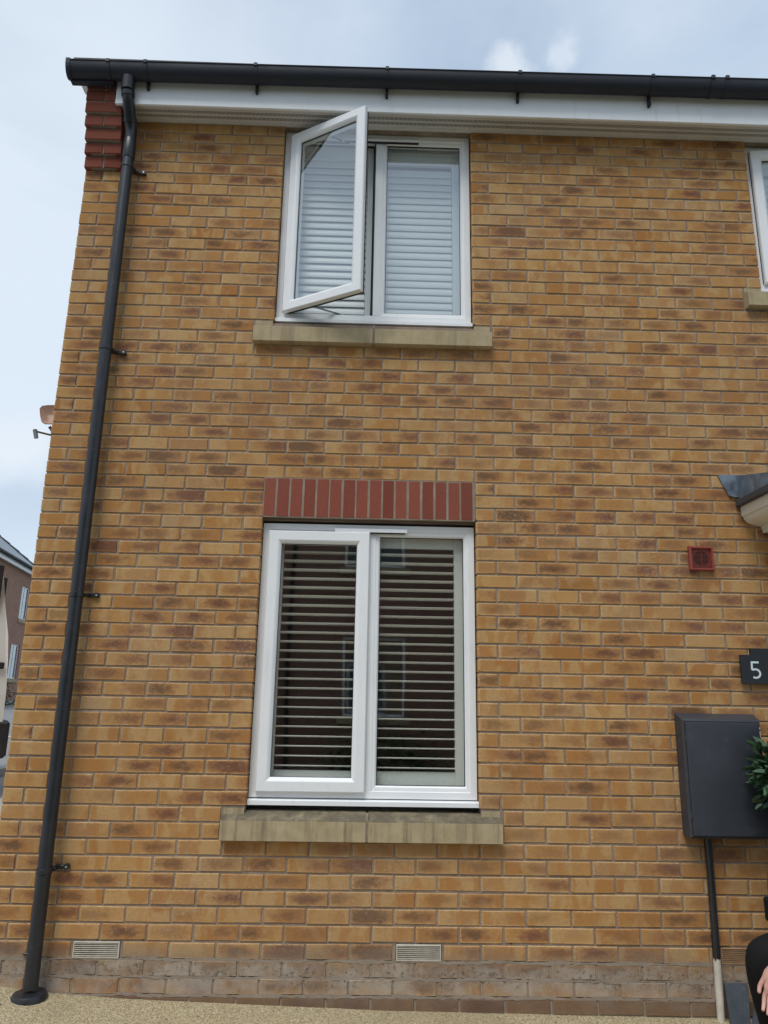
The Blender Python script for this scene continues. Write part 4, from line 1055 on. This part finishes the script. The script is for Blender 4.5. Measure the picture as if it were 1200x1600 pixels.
for k in range(900):
    u = r_.uniform(-1, 1); a = r_.uniform(0, 2 * math.pi); rr = r_.uniform(.35, 1) ** .5
    d = Vector((math.sqrt(1 - u * u) * math.cos(a), math.sqrt(1 - u * u) * math.sin(a), u))
    c_ = Vector((3.997, -.21, .905)) + Vector((d.x * .185, d.y * .135, d.z * .205)) * rr * r_.uniform(.74, 1.12)
    out_ = (d + Vector((r_.uniform(-.8, .8), r_.uniform(-.8, .8), r_.uniform(-.3, .6)))).normalized()
    q = out_.to_track_quat('Y', 'Z') @ Matrix.Rotation(r_.uniform(-1, 1), 3, 'Y').to_quaternion()
    sc_ = r_.uniform(.8, 1.25); lv.append((c_, q, sc_))
def vis(c_):
    p = proj_px(*c_); return (p[0] < 1210, -c_.x * .6 - c_.y)
lv.sort(key=lambda t_: vis(t_[0]), reverse=True)
for k, (c_, q, sc_) in enumerate(lv):
    if k < 240:
        o = bpy.data.objects.new('leaf', lm[k % 3]); COL.objects.link(o); o.parent = pl
        o.location = c_ - WL[pl.name]; o.rotation_mode = 'QUATERNION'; o.rotation_quaternion = q; o.scale = (sc_,) * 3
    else:
        me = lm[k % 3]
        lst.add([c_ + q @ (v.co * sc_) for v in me.vertices], [tuple(p.vertices) for p in me.polygons])
lst.build('foliage', MAT['leaf'], pl, 'stuff', fix=False)

# ------------------------------------------------------------------ chair and seated person (cut by the frame)
ch = thing('garden_chair', (4.03, -.50, -.26), 'black chair with grey padded back at the right edge, by the door', 'chair')
def cb(name, x0, x1, y0, y1, z0, z1, m_, bev=.01):
    b = MB(); b.box(x0, x1, y0, y1, z0, z1, bev); return b.build(name, m_, ch)
cb('seat', 3.80, 4.30, -.74, -.33, .125, .165, MAT['cloth2'], .015)
b = MB()
b.tube([(3.802, -.31, .20), (3.800, -.305, .42), (3.804, -.302, .475), (3.820, -.300, .495)], [.032, .032, .028, .014], 14)
b.box(3.81, 4.25, -.330, -.275, .20, .495, .02); b.build('backrest', MAT['greypad'], ch)
cb('armrest', 3.745, 3.785, -.46, -.29, .270, .375, MAT['cloth2'], .008)
cb('armrest', 4.29, 4.34, -.66, -.29, .340, .375, MAT['cloth2'], .008)
for x in (3.79, 4.315):
    for y in (-.70, -.32):
        b = MB(); b.tube([(x, y, -.255), (x, y, .30 if x < 4 and y > -.5 else .14 if x < 4 else .345)], .011, 10); b.build('leg', MAT['black'], ch)

def skin_mesh(name, pts, edges, radii, m_, parent, sub=2, root=0):
    me = bpy.data.meshes.new(name); off = WL[parent.name] if parent else Vector((0, 0, 0))
    me.from_pydata([tuple(Vector(p) - off) for p in pts], edges, [])
    o = bpy.data.objects.new(name, me); COL.objects.link(o)
    sk = o.modifiers.new('skin', 'SKIN'); sk.use_smooth_shade = True
    for i, r in enumerate(radii):
        sv = me.skin_vertices[0].data[i]; sv.radius = (r, r) if not isinstance(r, tuple) else r; sv.use_root = (i == root)
    sm = o.modifiers.new('sub', 'SUBSURF'); sm.levels = sub; sm.render_levels = sub
    me.materials.append(m_)
    bpy.context.view_layer.update()
    dg = bpy.context.evaluated_depsgraph_get(); ev_ = o.evaluated_get(dg); nm = bpy.data.meshes.new_from_object(ev_)
    nm.polygons.foreach_set('use_smooth', [True] * len(nm.polygons))
    o.modifiers.clear(); o.data = nm
    if parent: o.parent = parent
    return o
pe = thing('person', (4.0, -.60, -.26), 'seated person in black, hand by the knee, cut off by the right edge', 'person')
J = dict(pel=(4.09, -.52, .27), sp=(4.11, -.49, .45), ch=(4.12, -.50, .66), nk=(4.11, -.53, .83), hd0=(4.10, -.56, .90), hd=(4.09, -.58, 1.00),
         shR=(3.96, -.53, .74), elR=(3.775, -.60, .46), wrR=(3.566, -.665, .165), shL=(4.29, -.50, .74), elL=(4.36, -.67, .45), wrL=(4.14, -.85, .31),
         hpR=(3.99, -.55, .265), knR=(3.545, -.60, .225), anR=(3.640, -.49, -.17), toR=(3.56, -.62, -.225), hpL=(4.16, -.57, .265), knL=(4.03, -1.02, .27), anL=(4.02, -.96, -.16), toL=(3.98, -1.12, -.225))
# one continuous body: torso, head, arms and legs
names = ['pel', 'sp', 'ch', 'nk', 'hd0', 'hd', 'shR', 'elR', 'wrR', 'shL', 'elL', 'wrL', 'hpR', 'knR', 'anR', 'toR', 'hpL', 'knL', 'anL', 'toL']
ix = {n_: i for i, n_ in enumerate(names)}
E_ = [('pel', 'sp'), ('sp', 'ch'), ('ch', 'nk'), ('nk', 'hd0'), ('hd0', 'hd'), ('ch', 'shR'), ('shR', 'elR'), ('elR', 'wrR'), ('ch', 'shL'), ('shL', 'elL'), ('elL', 'wrL'),
      ('pel', 'hpR'), ('hpR', 'knR'), ('knR', 'anR'), ('anR', 'toR'), ('pel', 'hpL'), ('hpL', 'knL'), ('knL', 'anL'), ('anL', 'toL')]
RD = [.12, .11, .125, .055, .065, .095, .055, .038, .027, .055, .038, .027, .085, .055, .035, .03, .085, .055, .035, .03]
pts_ = [J[n_] for n_ in names]; ed_ = [(ix[a], ix[b_]) for a, b_ in E_]; rd_ = list(RD)
# fingers grow out of the palms as part of the same surface
def hand(wrist, direction, side, base):
    w_ = Vector(wrist); d = Vector(direction).normalized(); s_ = Vector(side).normalized(); n_ = d.cross(s_).normalized()
    k0 = len(pts_); palm = w_ + d * .055; pts_.append(tuple(palm)); rd_.append((.022, .034) if False else .027); ed_.append((base, k0))
    for i, (o_, l_) in enumerate(((-.027, .062), (-.009, .072), (.010, .066), (.027, .052))):
        a = palm + s_ * o_ + d * .028; c1 = a + d * l_ * .5 + n_ * .004; c2 = a + d * l_ * .95 + n_ * .020
        for q, r in ((a, .0095), (c1, .0085), (c2, .007)):
            pts_.append(tuple(q)); rd_.append(r)
            ed_.append((len(pts_) - 2 if q is not a else k0, len(pts_) - 1))
    a = w_ + d * .025 - s_ * .030; c1 = a + d * .032 - s_ * .016; c2 = c1 + d * .028 + n_ * .006
    pts_.append(tuple(a)); rd_.append(.012); ed_.append((base, len(pts_) - 1)); 
    for q, r in ((c1, .010), (c2, .008)):
        pts_.append(tuple(q)); rd_.append(r); ed_.append((len(pts_) - 2, len(pts_) - 1))
hand(J['wrR'], (-.22, -.16, -.9), (.75, -.6, -.1), ix['wrR'])
hand(J['wrL'], (-.75, -.5, -.2), (.2, -.7, .5), ix['wrL'])
body = skin_mesh('body', pts_, ed_, rd_, MAT['skin'], pe, 2)
# head details
b = MB()
hc = Vector((4.085, -.595, 1.03))
def ell(mb, c_, rx, ry, rz_, n=16):
    v = []; F = []
    for i in range(n + 1):
        th = math.pi * i / n
        for k in range(n): ph = 2 * math.pi * k / n; v.append((c_[0] + rx * math.sin(th) * math.cos(ph), c_[1] + ry * math.sin(th) * math.sin(ph), c_[2] + rz_ * math.cos(th)))
    for i in range(n):
        for k in range(n): F.append((i * n + k, i * n + (k + 1) % n, (i + 1) * n + (k + 1) % n, (i + 1) * n + k))
    mb.add(v, F, True)
ell(b, hc, .074, .092, .108); ell(b, hc + Vector((-.01, -.095, -.01)), .012, .016, .02, 8)
for s_ in (-1, 1): ell(b, hc + Vector((s_ * .075, .005, -.005)), .010, .018, .028, 8)
ell(b, hc + Vector((-.004, -.088, -.052)), .026, .010, .007, 8); b.build('face', MAT['skin'], pe, fix=True)
b = MB()
for s_ in (-1, 1): ell(b, hc + Vector((s_ * .03 - .006, -.082, .015)), .012, .010, .007, 8)
b.build('eyes', MAT['rubber'], pe)
b = MB(); ell(b, hc + Vector((.004, .022, .030)), .082, .092, .098); b.build('hair', MAT['hair'], pe)
# clothes: slightly wider skins over the body, ending at cuffs, neckline and hems
cu_ = Vector(J['wrR']) * .95 + Vector(J['elR']) * .05; cul = Vector(J['wrL']) * .95 + Vector(J['elL']) * .05
jp = [J['pel'], J['sp'], J['ch'], (4.11, -.525, .80), J['shR'], J['elR'], tuple(cu_), J['shL'], J['elL'], tuple(cul)]
skin_mesh('jacket', jp, [(0, 1), (1, 2), (2, 3), (2, 4), (4, 5), (5, 6), (2, 7), (7, 8), (8, 9)], [.145, .135, .15, .075, .078, .060, .043, .078, .060, .043], MAT['cloth'], pe, 2)
kR = Vector(J['anR']) + Vector((0, 0, .03)); kL = Vector(J['anL']) + Vector((0, 0, .03))
skin_mesh('trousers', [J['pel'], J['hpR'], tuple((Vector(J['hpR']) + Vector(J['knR'])) / 2), J['knR'], tuple((Vector(J['knR']) * .5 + kR * .5)), tuple(kR), J['hpL'], J['knL'], tuple(kL)],
          [(0, 1), (1, 2), (2, 3), (3, 4), (4, 5), (0, 6), (6, 7), (7, 8)], [.14, .105, .086, .072, .066, .052, .105, .074, .052], MAT['cloth2'], pe, 2)
for a_, t_ in (('anR', 'toR'), ('anL', 'toL')):
    A_, T_ = Vector(J[a_]), Vector(J[t_]); A_.z = T_.z = -.215
    skin_mesh('shoe', [tuple(A_ + (A_ - T_) * .25), tuple(A_), tuple(T_), tuple(T_ + (T_ - A_) * .3)], [(0, 1), (1, 2), (2, 3)], [.036, .042, .040, .028], MAT['cloth2'], pe, 2)

# ------------------------------------------------------------------ satellite dish on the gable
dh = thing('satellite_dish', (-.08, .16, 2.82), 'small pale satellite dish sticking out beyond the left edge of the wall', 'satellite dish')
b = MB(); cy, cz_ = 0.17, 2.84
n_ = 20; v = [(0, 0, 0)]; F = []
for rr in (.33, .66, 1.0):
    for k in range(n_):
        a = 2 * math.pi * k / n_
        cx_, sy_ = math.cos(a), math.sin(a)
        e_ = 1.0 / max(abs(cx_), abs(sy_)) ** .75     # squarish mesh dish
        v.append((cx_ * rr * .058 * e_, -.035 * (rr * rr) , sy_ * rr * .078 * e_))
for k in range(n_): F.append((0, 1 + k, 1 + (k + 1) % n_))
for j_ in range(2):
    for k in range(n_): F.append((1 + j_ * n_ + k, 1 + j_ * n_ + (k + 1) % n_, 1 + (j_ + 1) * n_ + (k + 1) % n_, 1 + (j_ + 1) * n_ + k))
Mx = Matrix.Rotation(R(-14), 3, 'Y') @ Matrix.Rotation(R(22), 3, 'Z') @ Matrix.Rotation(R(-20), 3, 'X')
fv = [Mx @ Vector(q) + Vector((-.088, cy, cz_ + .015)) for q in v]
bk_ = [Mx @ (Vector(q) + Vector((0, .006, 0))) + Vector((-.088, cy, cz_ + .015)) for q in v]
b.add(fv, F, True); b.add(bk_, F, True); b.build('reflector', MAT['dish'], dh, fix=False)
b = MB(); b.tube([(-.001, cy + .06, cz_ - .09), (-.06, cy + .06, cz_ - .09), (-.10, cy + .02, cz_ - .03)], .010, 8); b.build('bracket', MAT['metal'], dh)
b = MB(); b.tube([(-.06, cy - .02, cz_ - .10), (-.10, cy - .16, cz_ - .125)], .006, 8); b.tube([(-.100, cy - .155, cz_ - .115), (-.088, cy - .15, cz_ - .165)], .012, 10); b.build('feed_horn', MAT['metal'], dh)

# ------------------------------------------------------------------ generic far window used on the other houses (local frame: wall face y=0 looking to -y)
def far_window(x0, x1, z0, z1, parent, sill_=True, open_=0.0):
    b = MB(); b.frame(x0, x1, z0, z1, [(0, .05), (.05, .05), (.05, .08), (0, .08)])
    b.box((x0 + x1) / 2 - .035, (x0 + x1) / 2 + .035, .052, .078, z0 + .05, z1 - .05)
    w = b.build('window', MAT['pvc'], parent, rel=(0, 0, 0))
    b = MB(); b.add([(x0 + .05, .065, z0 + .05), (x1 - .05, .065, z0 + .05), (x1 - .05, .065, z1 - .05), (x0 + .05, .065, z1 - .05)], [(0, 1, 2, 3)]); b.build('pane', MAT['glass'], w, rel=(0, 0, 0), fix=False)
    b = MB(); b.add([(x0 + .05, .12, z0 + .05), (x1 - .05, .12, z0 + .05), (x1 - .05, .12, z1 - .05), (x0 + .05, .12, z1 - .05)], [(0, 1, 2, 3)]); b.build('blind', MAT['greypad'], w, rel=(0, 0, 0), fix=False)
    if sill_:
        b = MB(); b.box(x0 - .1, x1 + .1, -.05, .03, z0 - .15, z0 - .003, .01); b.build('window_sill', MAT['sill_up'], w, rel=(0, 0, 0))
    return w
def far_house(name, loc, rz, w, d, h, rise, label, wm, rm, wins, hip=True, mirror_dp=None):
    t_ = thing(name, loc, label, 'house', None, rz); del WL[t_.name]
    # walls with real openings in the front
    hs = [(a, c_, e_, f_) for a, c_, e_, f_ in wins]
    b = MB(); xs = sorted({0, w} | {q for H in hs for q in H[:2]}); zs = sorted({-1.5, h} | {q for H in hs for q in H[2:]})
    for i in range(len(xs) - 1):
        for j in range(len(zs) - 1):
            cx_, cz2 = (xs[i] + xs[i + 1]) / 2, (zs[j] + zs[j + 1]) / 2
            if not any(H[0] < cx_ < H[1] and H[2] < cz2 < H[3] for H in hs):
                b.add([(xs[i], 0, zs[j]), (xs[i + 1], 0, zs[j]), (xs[i + 1], 0, zs[j + 1]), (xs[i], 0, zs[j + 1])], [(0, 1, 2, 3)])
    for H in hs:
        for (p, r1), (p2, r2) in (((H[0], H[2]), (H[0], H[3])), ((H[1], H[2]), (H[1], H[3])), ((H[0], H[2]), (H[1], H[2])), ((H[0], H[3]), (H[1], H[3]))):
            b.add([(p, 0, r1), (p2, 0, r2), (p2, .13, r2), (p, .13, r1)], [(0, 1, 2, 3)])
    b.add([(0, 0, -1.5), (0, d, -1.5), (0, d, h), (0, 0, h)], [(0, 1, 2, 3)]); b.add([(w, 0, -1.5), (w, d, -1.5), (w, d, h), (w, 0, h)], [(0, 1, 2, 3)]); b.add([(0, d, -1.5), (w, d, -1.5), (w, d, h), (0, d, h)], [(0, 1, 2, 3)])
    b.build('wall', wm, t_, fix=False)
    b = MB(); o_ = .18
    if hip: v = [(-o_, -o_, h), (w + o_, -o_, h), (w + o_, d + o_, h), (-o_, d + o_, h), (d / 2, d / 2, h + rise), (w - d / 2, d / 2, h + rise)]; F = [(0, 1, 5, 4), (1, 2, 5), (2, 3, 4, 5), (3, 0, 4)]
    else: v = [(-o_, -o_, h), (w + o_, -o_, h), (w + o_, d + o_, h), (-o_, d + o_, h), (-o_, d / 2, h + rise), (w + o_, d / 2, h + rise)]; F = [(0, 1, 5, 4), (2, 3, 4, 5), (1, 2, 5), (3, 0, 4)]
    rise_z = .14
    b.add([(x, y, z + rise_z) for x, y, z in v], F); rf = b.build('roof', rm, t_)
    # tile rows on the front slope
    b = MB(); nr = 16
    for i in range(nr):
        f0, f1 = i / nr, (i + 1) / nr
        def E2(f_, lift):
            xa = -o_ + (v[4][0] + o_) * f_; xb = w + o_ + (v[5][0] - w - o_) * f_; y = -o_ + (d / 2 + o_) * f_; z = h + rise_z + rise * f_ + lift
            return (xa, y, z), (xb, y, z)
        a, c_ = E2(f0, .035); a2, c2 = E2(f1, .012); a0, c0 = E2(f0, .0)
        b.add([a0, c0, c_, a], [(0, 1, 2, 3)]); b.add([a, c_, c2, a2], [(0, 1, 2, 3)])
    b.build('tile_course', rm, rf, 'stuff', rel=(0, 0, 0), fix=False)
    if hip:
        b = MB()
        for p, q in ((1, 5), (0, 4)):
            A_, B_ = Vector(v[p]) + Vector((0, 0, rise_z)), Vector(v[q]) + Vector((0, 0, rise_z))
            for k in range(12):
                b = MB(); b.tube([A_.lerp(B_, k / 12), A_.lerp(B_, (k + .93) / 12)], [.10, .075], 8); b.build('hip_tile', MAT['rooftile'], rf, rel=(0, 0, 0))
    b = MB(); b.box(-o_, w + o_, -o_, -o_ + .03, h - .10, h + .13); b.build('fascia', MAT['pvc'], t_, rel=(0, 0, 0))
    b = MB(); b.box(-o_, w + o_, -o_ + .031, 0, h - .06, h - .04); b.build('soffit', MAT['pvc'], t_, rel=(0, 0, 0))
    b = MB(); b.tube([(-o_, -o_ - .07, h + .10), (w + o_, -o_ - .07, h + .10)], .065, 10); b.build('gutter', MAT['gutter'], t_, rel=(0, 0, 0))
    if mirror_dp is not None:
        b = MB(); b.tube([(mirror_dp, -.06, -.5), (mirror_dp, -.06, h - .2), (mirror_dp, -o_ - .05, h + .05)], .036, 10); b.build('downpipe', MAT['gutter'], t_, rel=(0, 0, 0))
    for H in hs: far_window(*H, t_)
    return t_
# red house up the side road: its front runs away from the camera, far corner near px 50
dvx, dvy = -0.156, 0.988
P1 = Vector((-12.10, 27.3)); LEN = 9.0; P0 = P1 - Vector((dvx, dvy)) * LEN
rz_ = math.atan2(dvy, dvx)   # local +x runs along the facade away from us; local -y faces the road
gB = 0.93
far_house('red_brick_house', (P0.x, P0.y, gB), rz_, LEN, 7.0, 4.92, 3.1, 'red brick house with grey tiled roof seen past the left corner', MAT['farred'], MAT['greyroof'],
          [(LEN - 2.05, LEN - .95, 3.02, 4.32), (LEN - 2.45, LEN - 1.35, .72, 2.02), (1.5, 2.7, 3.02, 4.32), (1.5, 2.7, .72, 2.02)], True)
# the house opposite, mirrored in the panes
far_house('brown_brick_house', (5.6, -9.62, -.30), math.pi, 8.6, 7.5, 5.15, 2.7, 'brown brick house across the road mirrored in the window panes', MAT['oppbrick'], MAT['rooftile'],
          [(5.6 - 2.55, 5.6 - 1.42, 3.92, 5.02), (5.6 - 2.57, 5.6 - 1.42, 1.19, 2.60), (5.6 - 0.2, 5.6 + .9, 3.92, 5.02)], False, mirror_dp=5.6 - 0.45)

# hedges
def shrub(name, loc, rx, ry, rz2, n, label, m_, seed, cat='hedge'):
    r_ = random.Random(seed); t_ = thing(name, loc, label, cat)
    b = MB(); me = leaf_obj_mesh('leaf', .09, .05, m_)
    for k in range(n):
        u = r_.uniform(-.2, 1); a = r_.uniform(0, 6.283); q = math.sqrt(max(0, 1 - u * u))
        lump = 1 + .18 * math.sin(a * 3 + seed) + .12 * math.sin(a * 7 + u * 5)
        c_ = Vector(loc) + Vector((q * math.cos(a) * rx, q * math.sin(a) * ry, u * rz2)) * lump * r_.uniform(.75, 1.03)
        rot_ = Vector((r_.uniform(-1, 1), r_.uniform(-1, 1), r_.uniform(-.4, 1))).normalized().to_track_quat('Y', 'Z'); sc_ = r_.uniform(.7, 1.5)
        b.add([c_ + rot_ @ (v.co * sc_) for v in me.vertices], [tuple(p.vertices) for p in me.polygons])
    b.build('foliage', m_, t_, 'stuff', fix=False)
    b = MB()
    for k in range(5):
        a = k * 1.25; b.tube([loc, Vector(loc) + Vector((rx * .5 * math.cos(a), ry * .5 * math.sin(a), rz2 * .6))], [.02, .008], 6)
    b.build('stem', MAT['bark'], t_)
shrub('hedge', (-11.15, 22.3, zg(-11, 22)), .55, 1.6, .95, 2200, 'green hedge below the ground floor window of the red house', MAT['hedge'], 5)
shrub('garden_bush', (2.15, -8.7, -.33), 1.0, .5, 1.05, 2200, 'green bush in front of the brown house, mirrored in the lower window', MAT['hedge'], 9, 'bush')

# ------------------------------------------------------------------ van parked round the corner
VX, VY = -1.915, 4.0
vz = zg(-3, 4.0)
van = thing('parked_van', (VX, VY, vz), 'cream high-roofed van parked round the corner at the left edge', 'van', None, R(35)); del WL[van.name]
# local: x = 0 at the tail, body runs to -x, near flank at y=0, far flank y=1.9
def vprof():  # silhouette of the tail end seen from the side: x as a function of z
    return [(0.42, 0.00), (.50, .02), (.62, .04), (1.05, .035), (1.40, .01), (1.65, -.015), (1.95, -.075), (2.30, -.13), (2.46, -.22)]
b = MB(); tp = vprof()
side = [(x - .04, z) for z, x in tp] 
nose = [(-4.2, 2.46), (-4.7, 2.3), (-5.3, 1.35), (-5.75, 1.15), (-5.85, .75), (-5.8, .35)]
pr2 = side + nose
n_ = len(pr2); ins = [0, .0, .0, 0, .01, .03, .06, .10, .17, .17, .12, .05, .02, 0, 0]
ya = [0.0 + i_ for i_ in ins]; yb = [1.95 - i_ for i_ in ins]
v = [(p[0], y, p[1]) for p, y in zip(pr2, ya)] + [(p[0], y, p[1]) for p, y in zip(pr2, yb)]
b.add(v, [tuple(range(n_)), tuple(range(n_, 2 * n_))[::-1]] + [(i, (i + 1) % n_, n_ + (i + 1) % n_, n_ + i) for i in range(n_)])
vbody = b.build('body', MAT['van'], van, rel=(0, 0, 0))
def vb(name, x0, x1, y0, y1, z0, z1, m_, par=van, bev=.01):
    b = MB(); b.box(x0, x1, y0, y1, z0, z1, bev); return b.build(name, m_, par, rel=(0, 0, 0))
vb('side_moulding', -4.2, -.06, -.022, -.003, 1.30, 1.37, MAT['vandark'])
vb('bumper', -.55, .075, -.015, 1.97, .40, .78, MAT['vandark'], van, .03)
vb('sill_trim', -4.4, -1.35, -.015, .05, .34, .50, MAT['vandark'])
vb('side_window', -1.85, -.185, .012, .072, 1.96, 2.40, MAT['vanglass'])
vb('side_window', -3.7, -2.0, .030, .072, 1.96, 2.40, MAT['vanglass'])
vb('rear_window', -.16, -.10, .25, 1.7, 1.65, 2.3, MAT['vanglass'])
for x in (-.85, -4.75):
    for y in (.10, 1.83):
        b = MB(); b.tube([(x, y - .10, .36), (x, y - .085, .36), (x, y + .085, .36), (x, y + .10, .36)], [.32, .355, .355, .32], 28); w_ = b.build('wheel', MAT['tyre'], van, rel=(0, 0, 0))
        b = MB(); yy = y - .105 if y < 1 else y + .105; b.tube([(x, yy, .36), (x, yy + .02, .36)], .21, 20); b.build('rim', MAT['screw'], w_, rel=(0, 0, 0))
b = MB()
for x in (-.85, -4.75):
    arc = [(x + .44 * math.cos(a), .36 + .44 * math.sin(a)) for a in [math.pi * i / 14 for i in range(15)]]; arc2 = [(x + .38 * math.cos(a), .36 + .38 * math.sin(a)) for a in [math.pi * i / 14 for i in range(14, -1, -1)]]
    b.prism(arc + arc2, 'y', -.024, -.0005)
b.build('wheel_arch', MAT['vandark'], van, rel=(0, 0, 0))
b = MB()
for x in (-.85, -4.75): b.prism([(x + .379 * math.cos(a), .36 + .379 * math.sin(a)) for a in [math.pi * i / 14 for i in range(15)]] , 'y', -.0035, .0)
b.build('wheel_well', MAT['rubber'], van, rel=(0, 0, 0))

S.render.resolution_x = 768; S.render.resolution_y = 1024
S.cycles.max_bounces = 8; S.cycles.transparent_max_bounces = 12
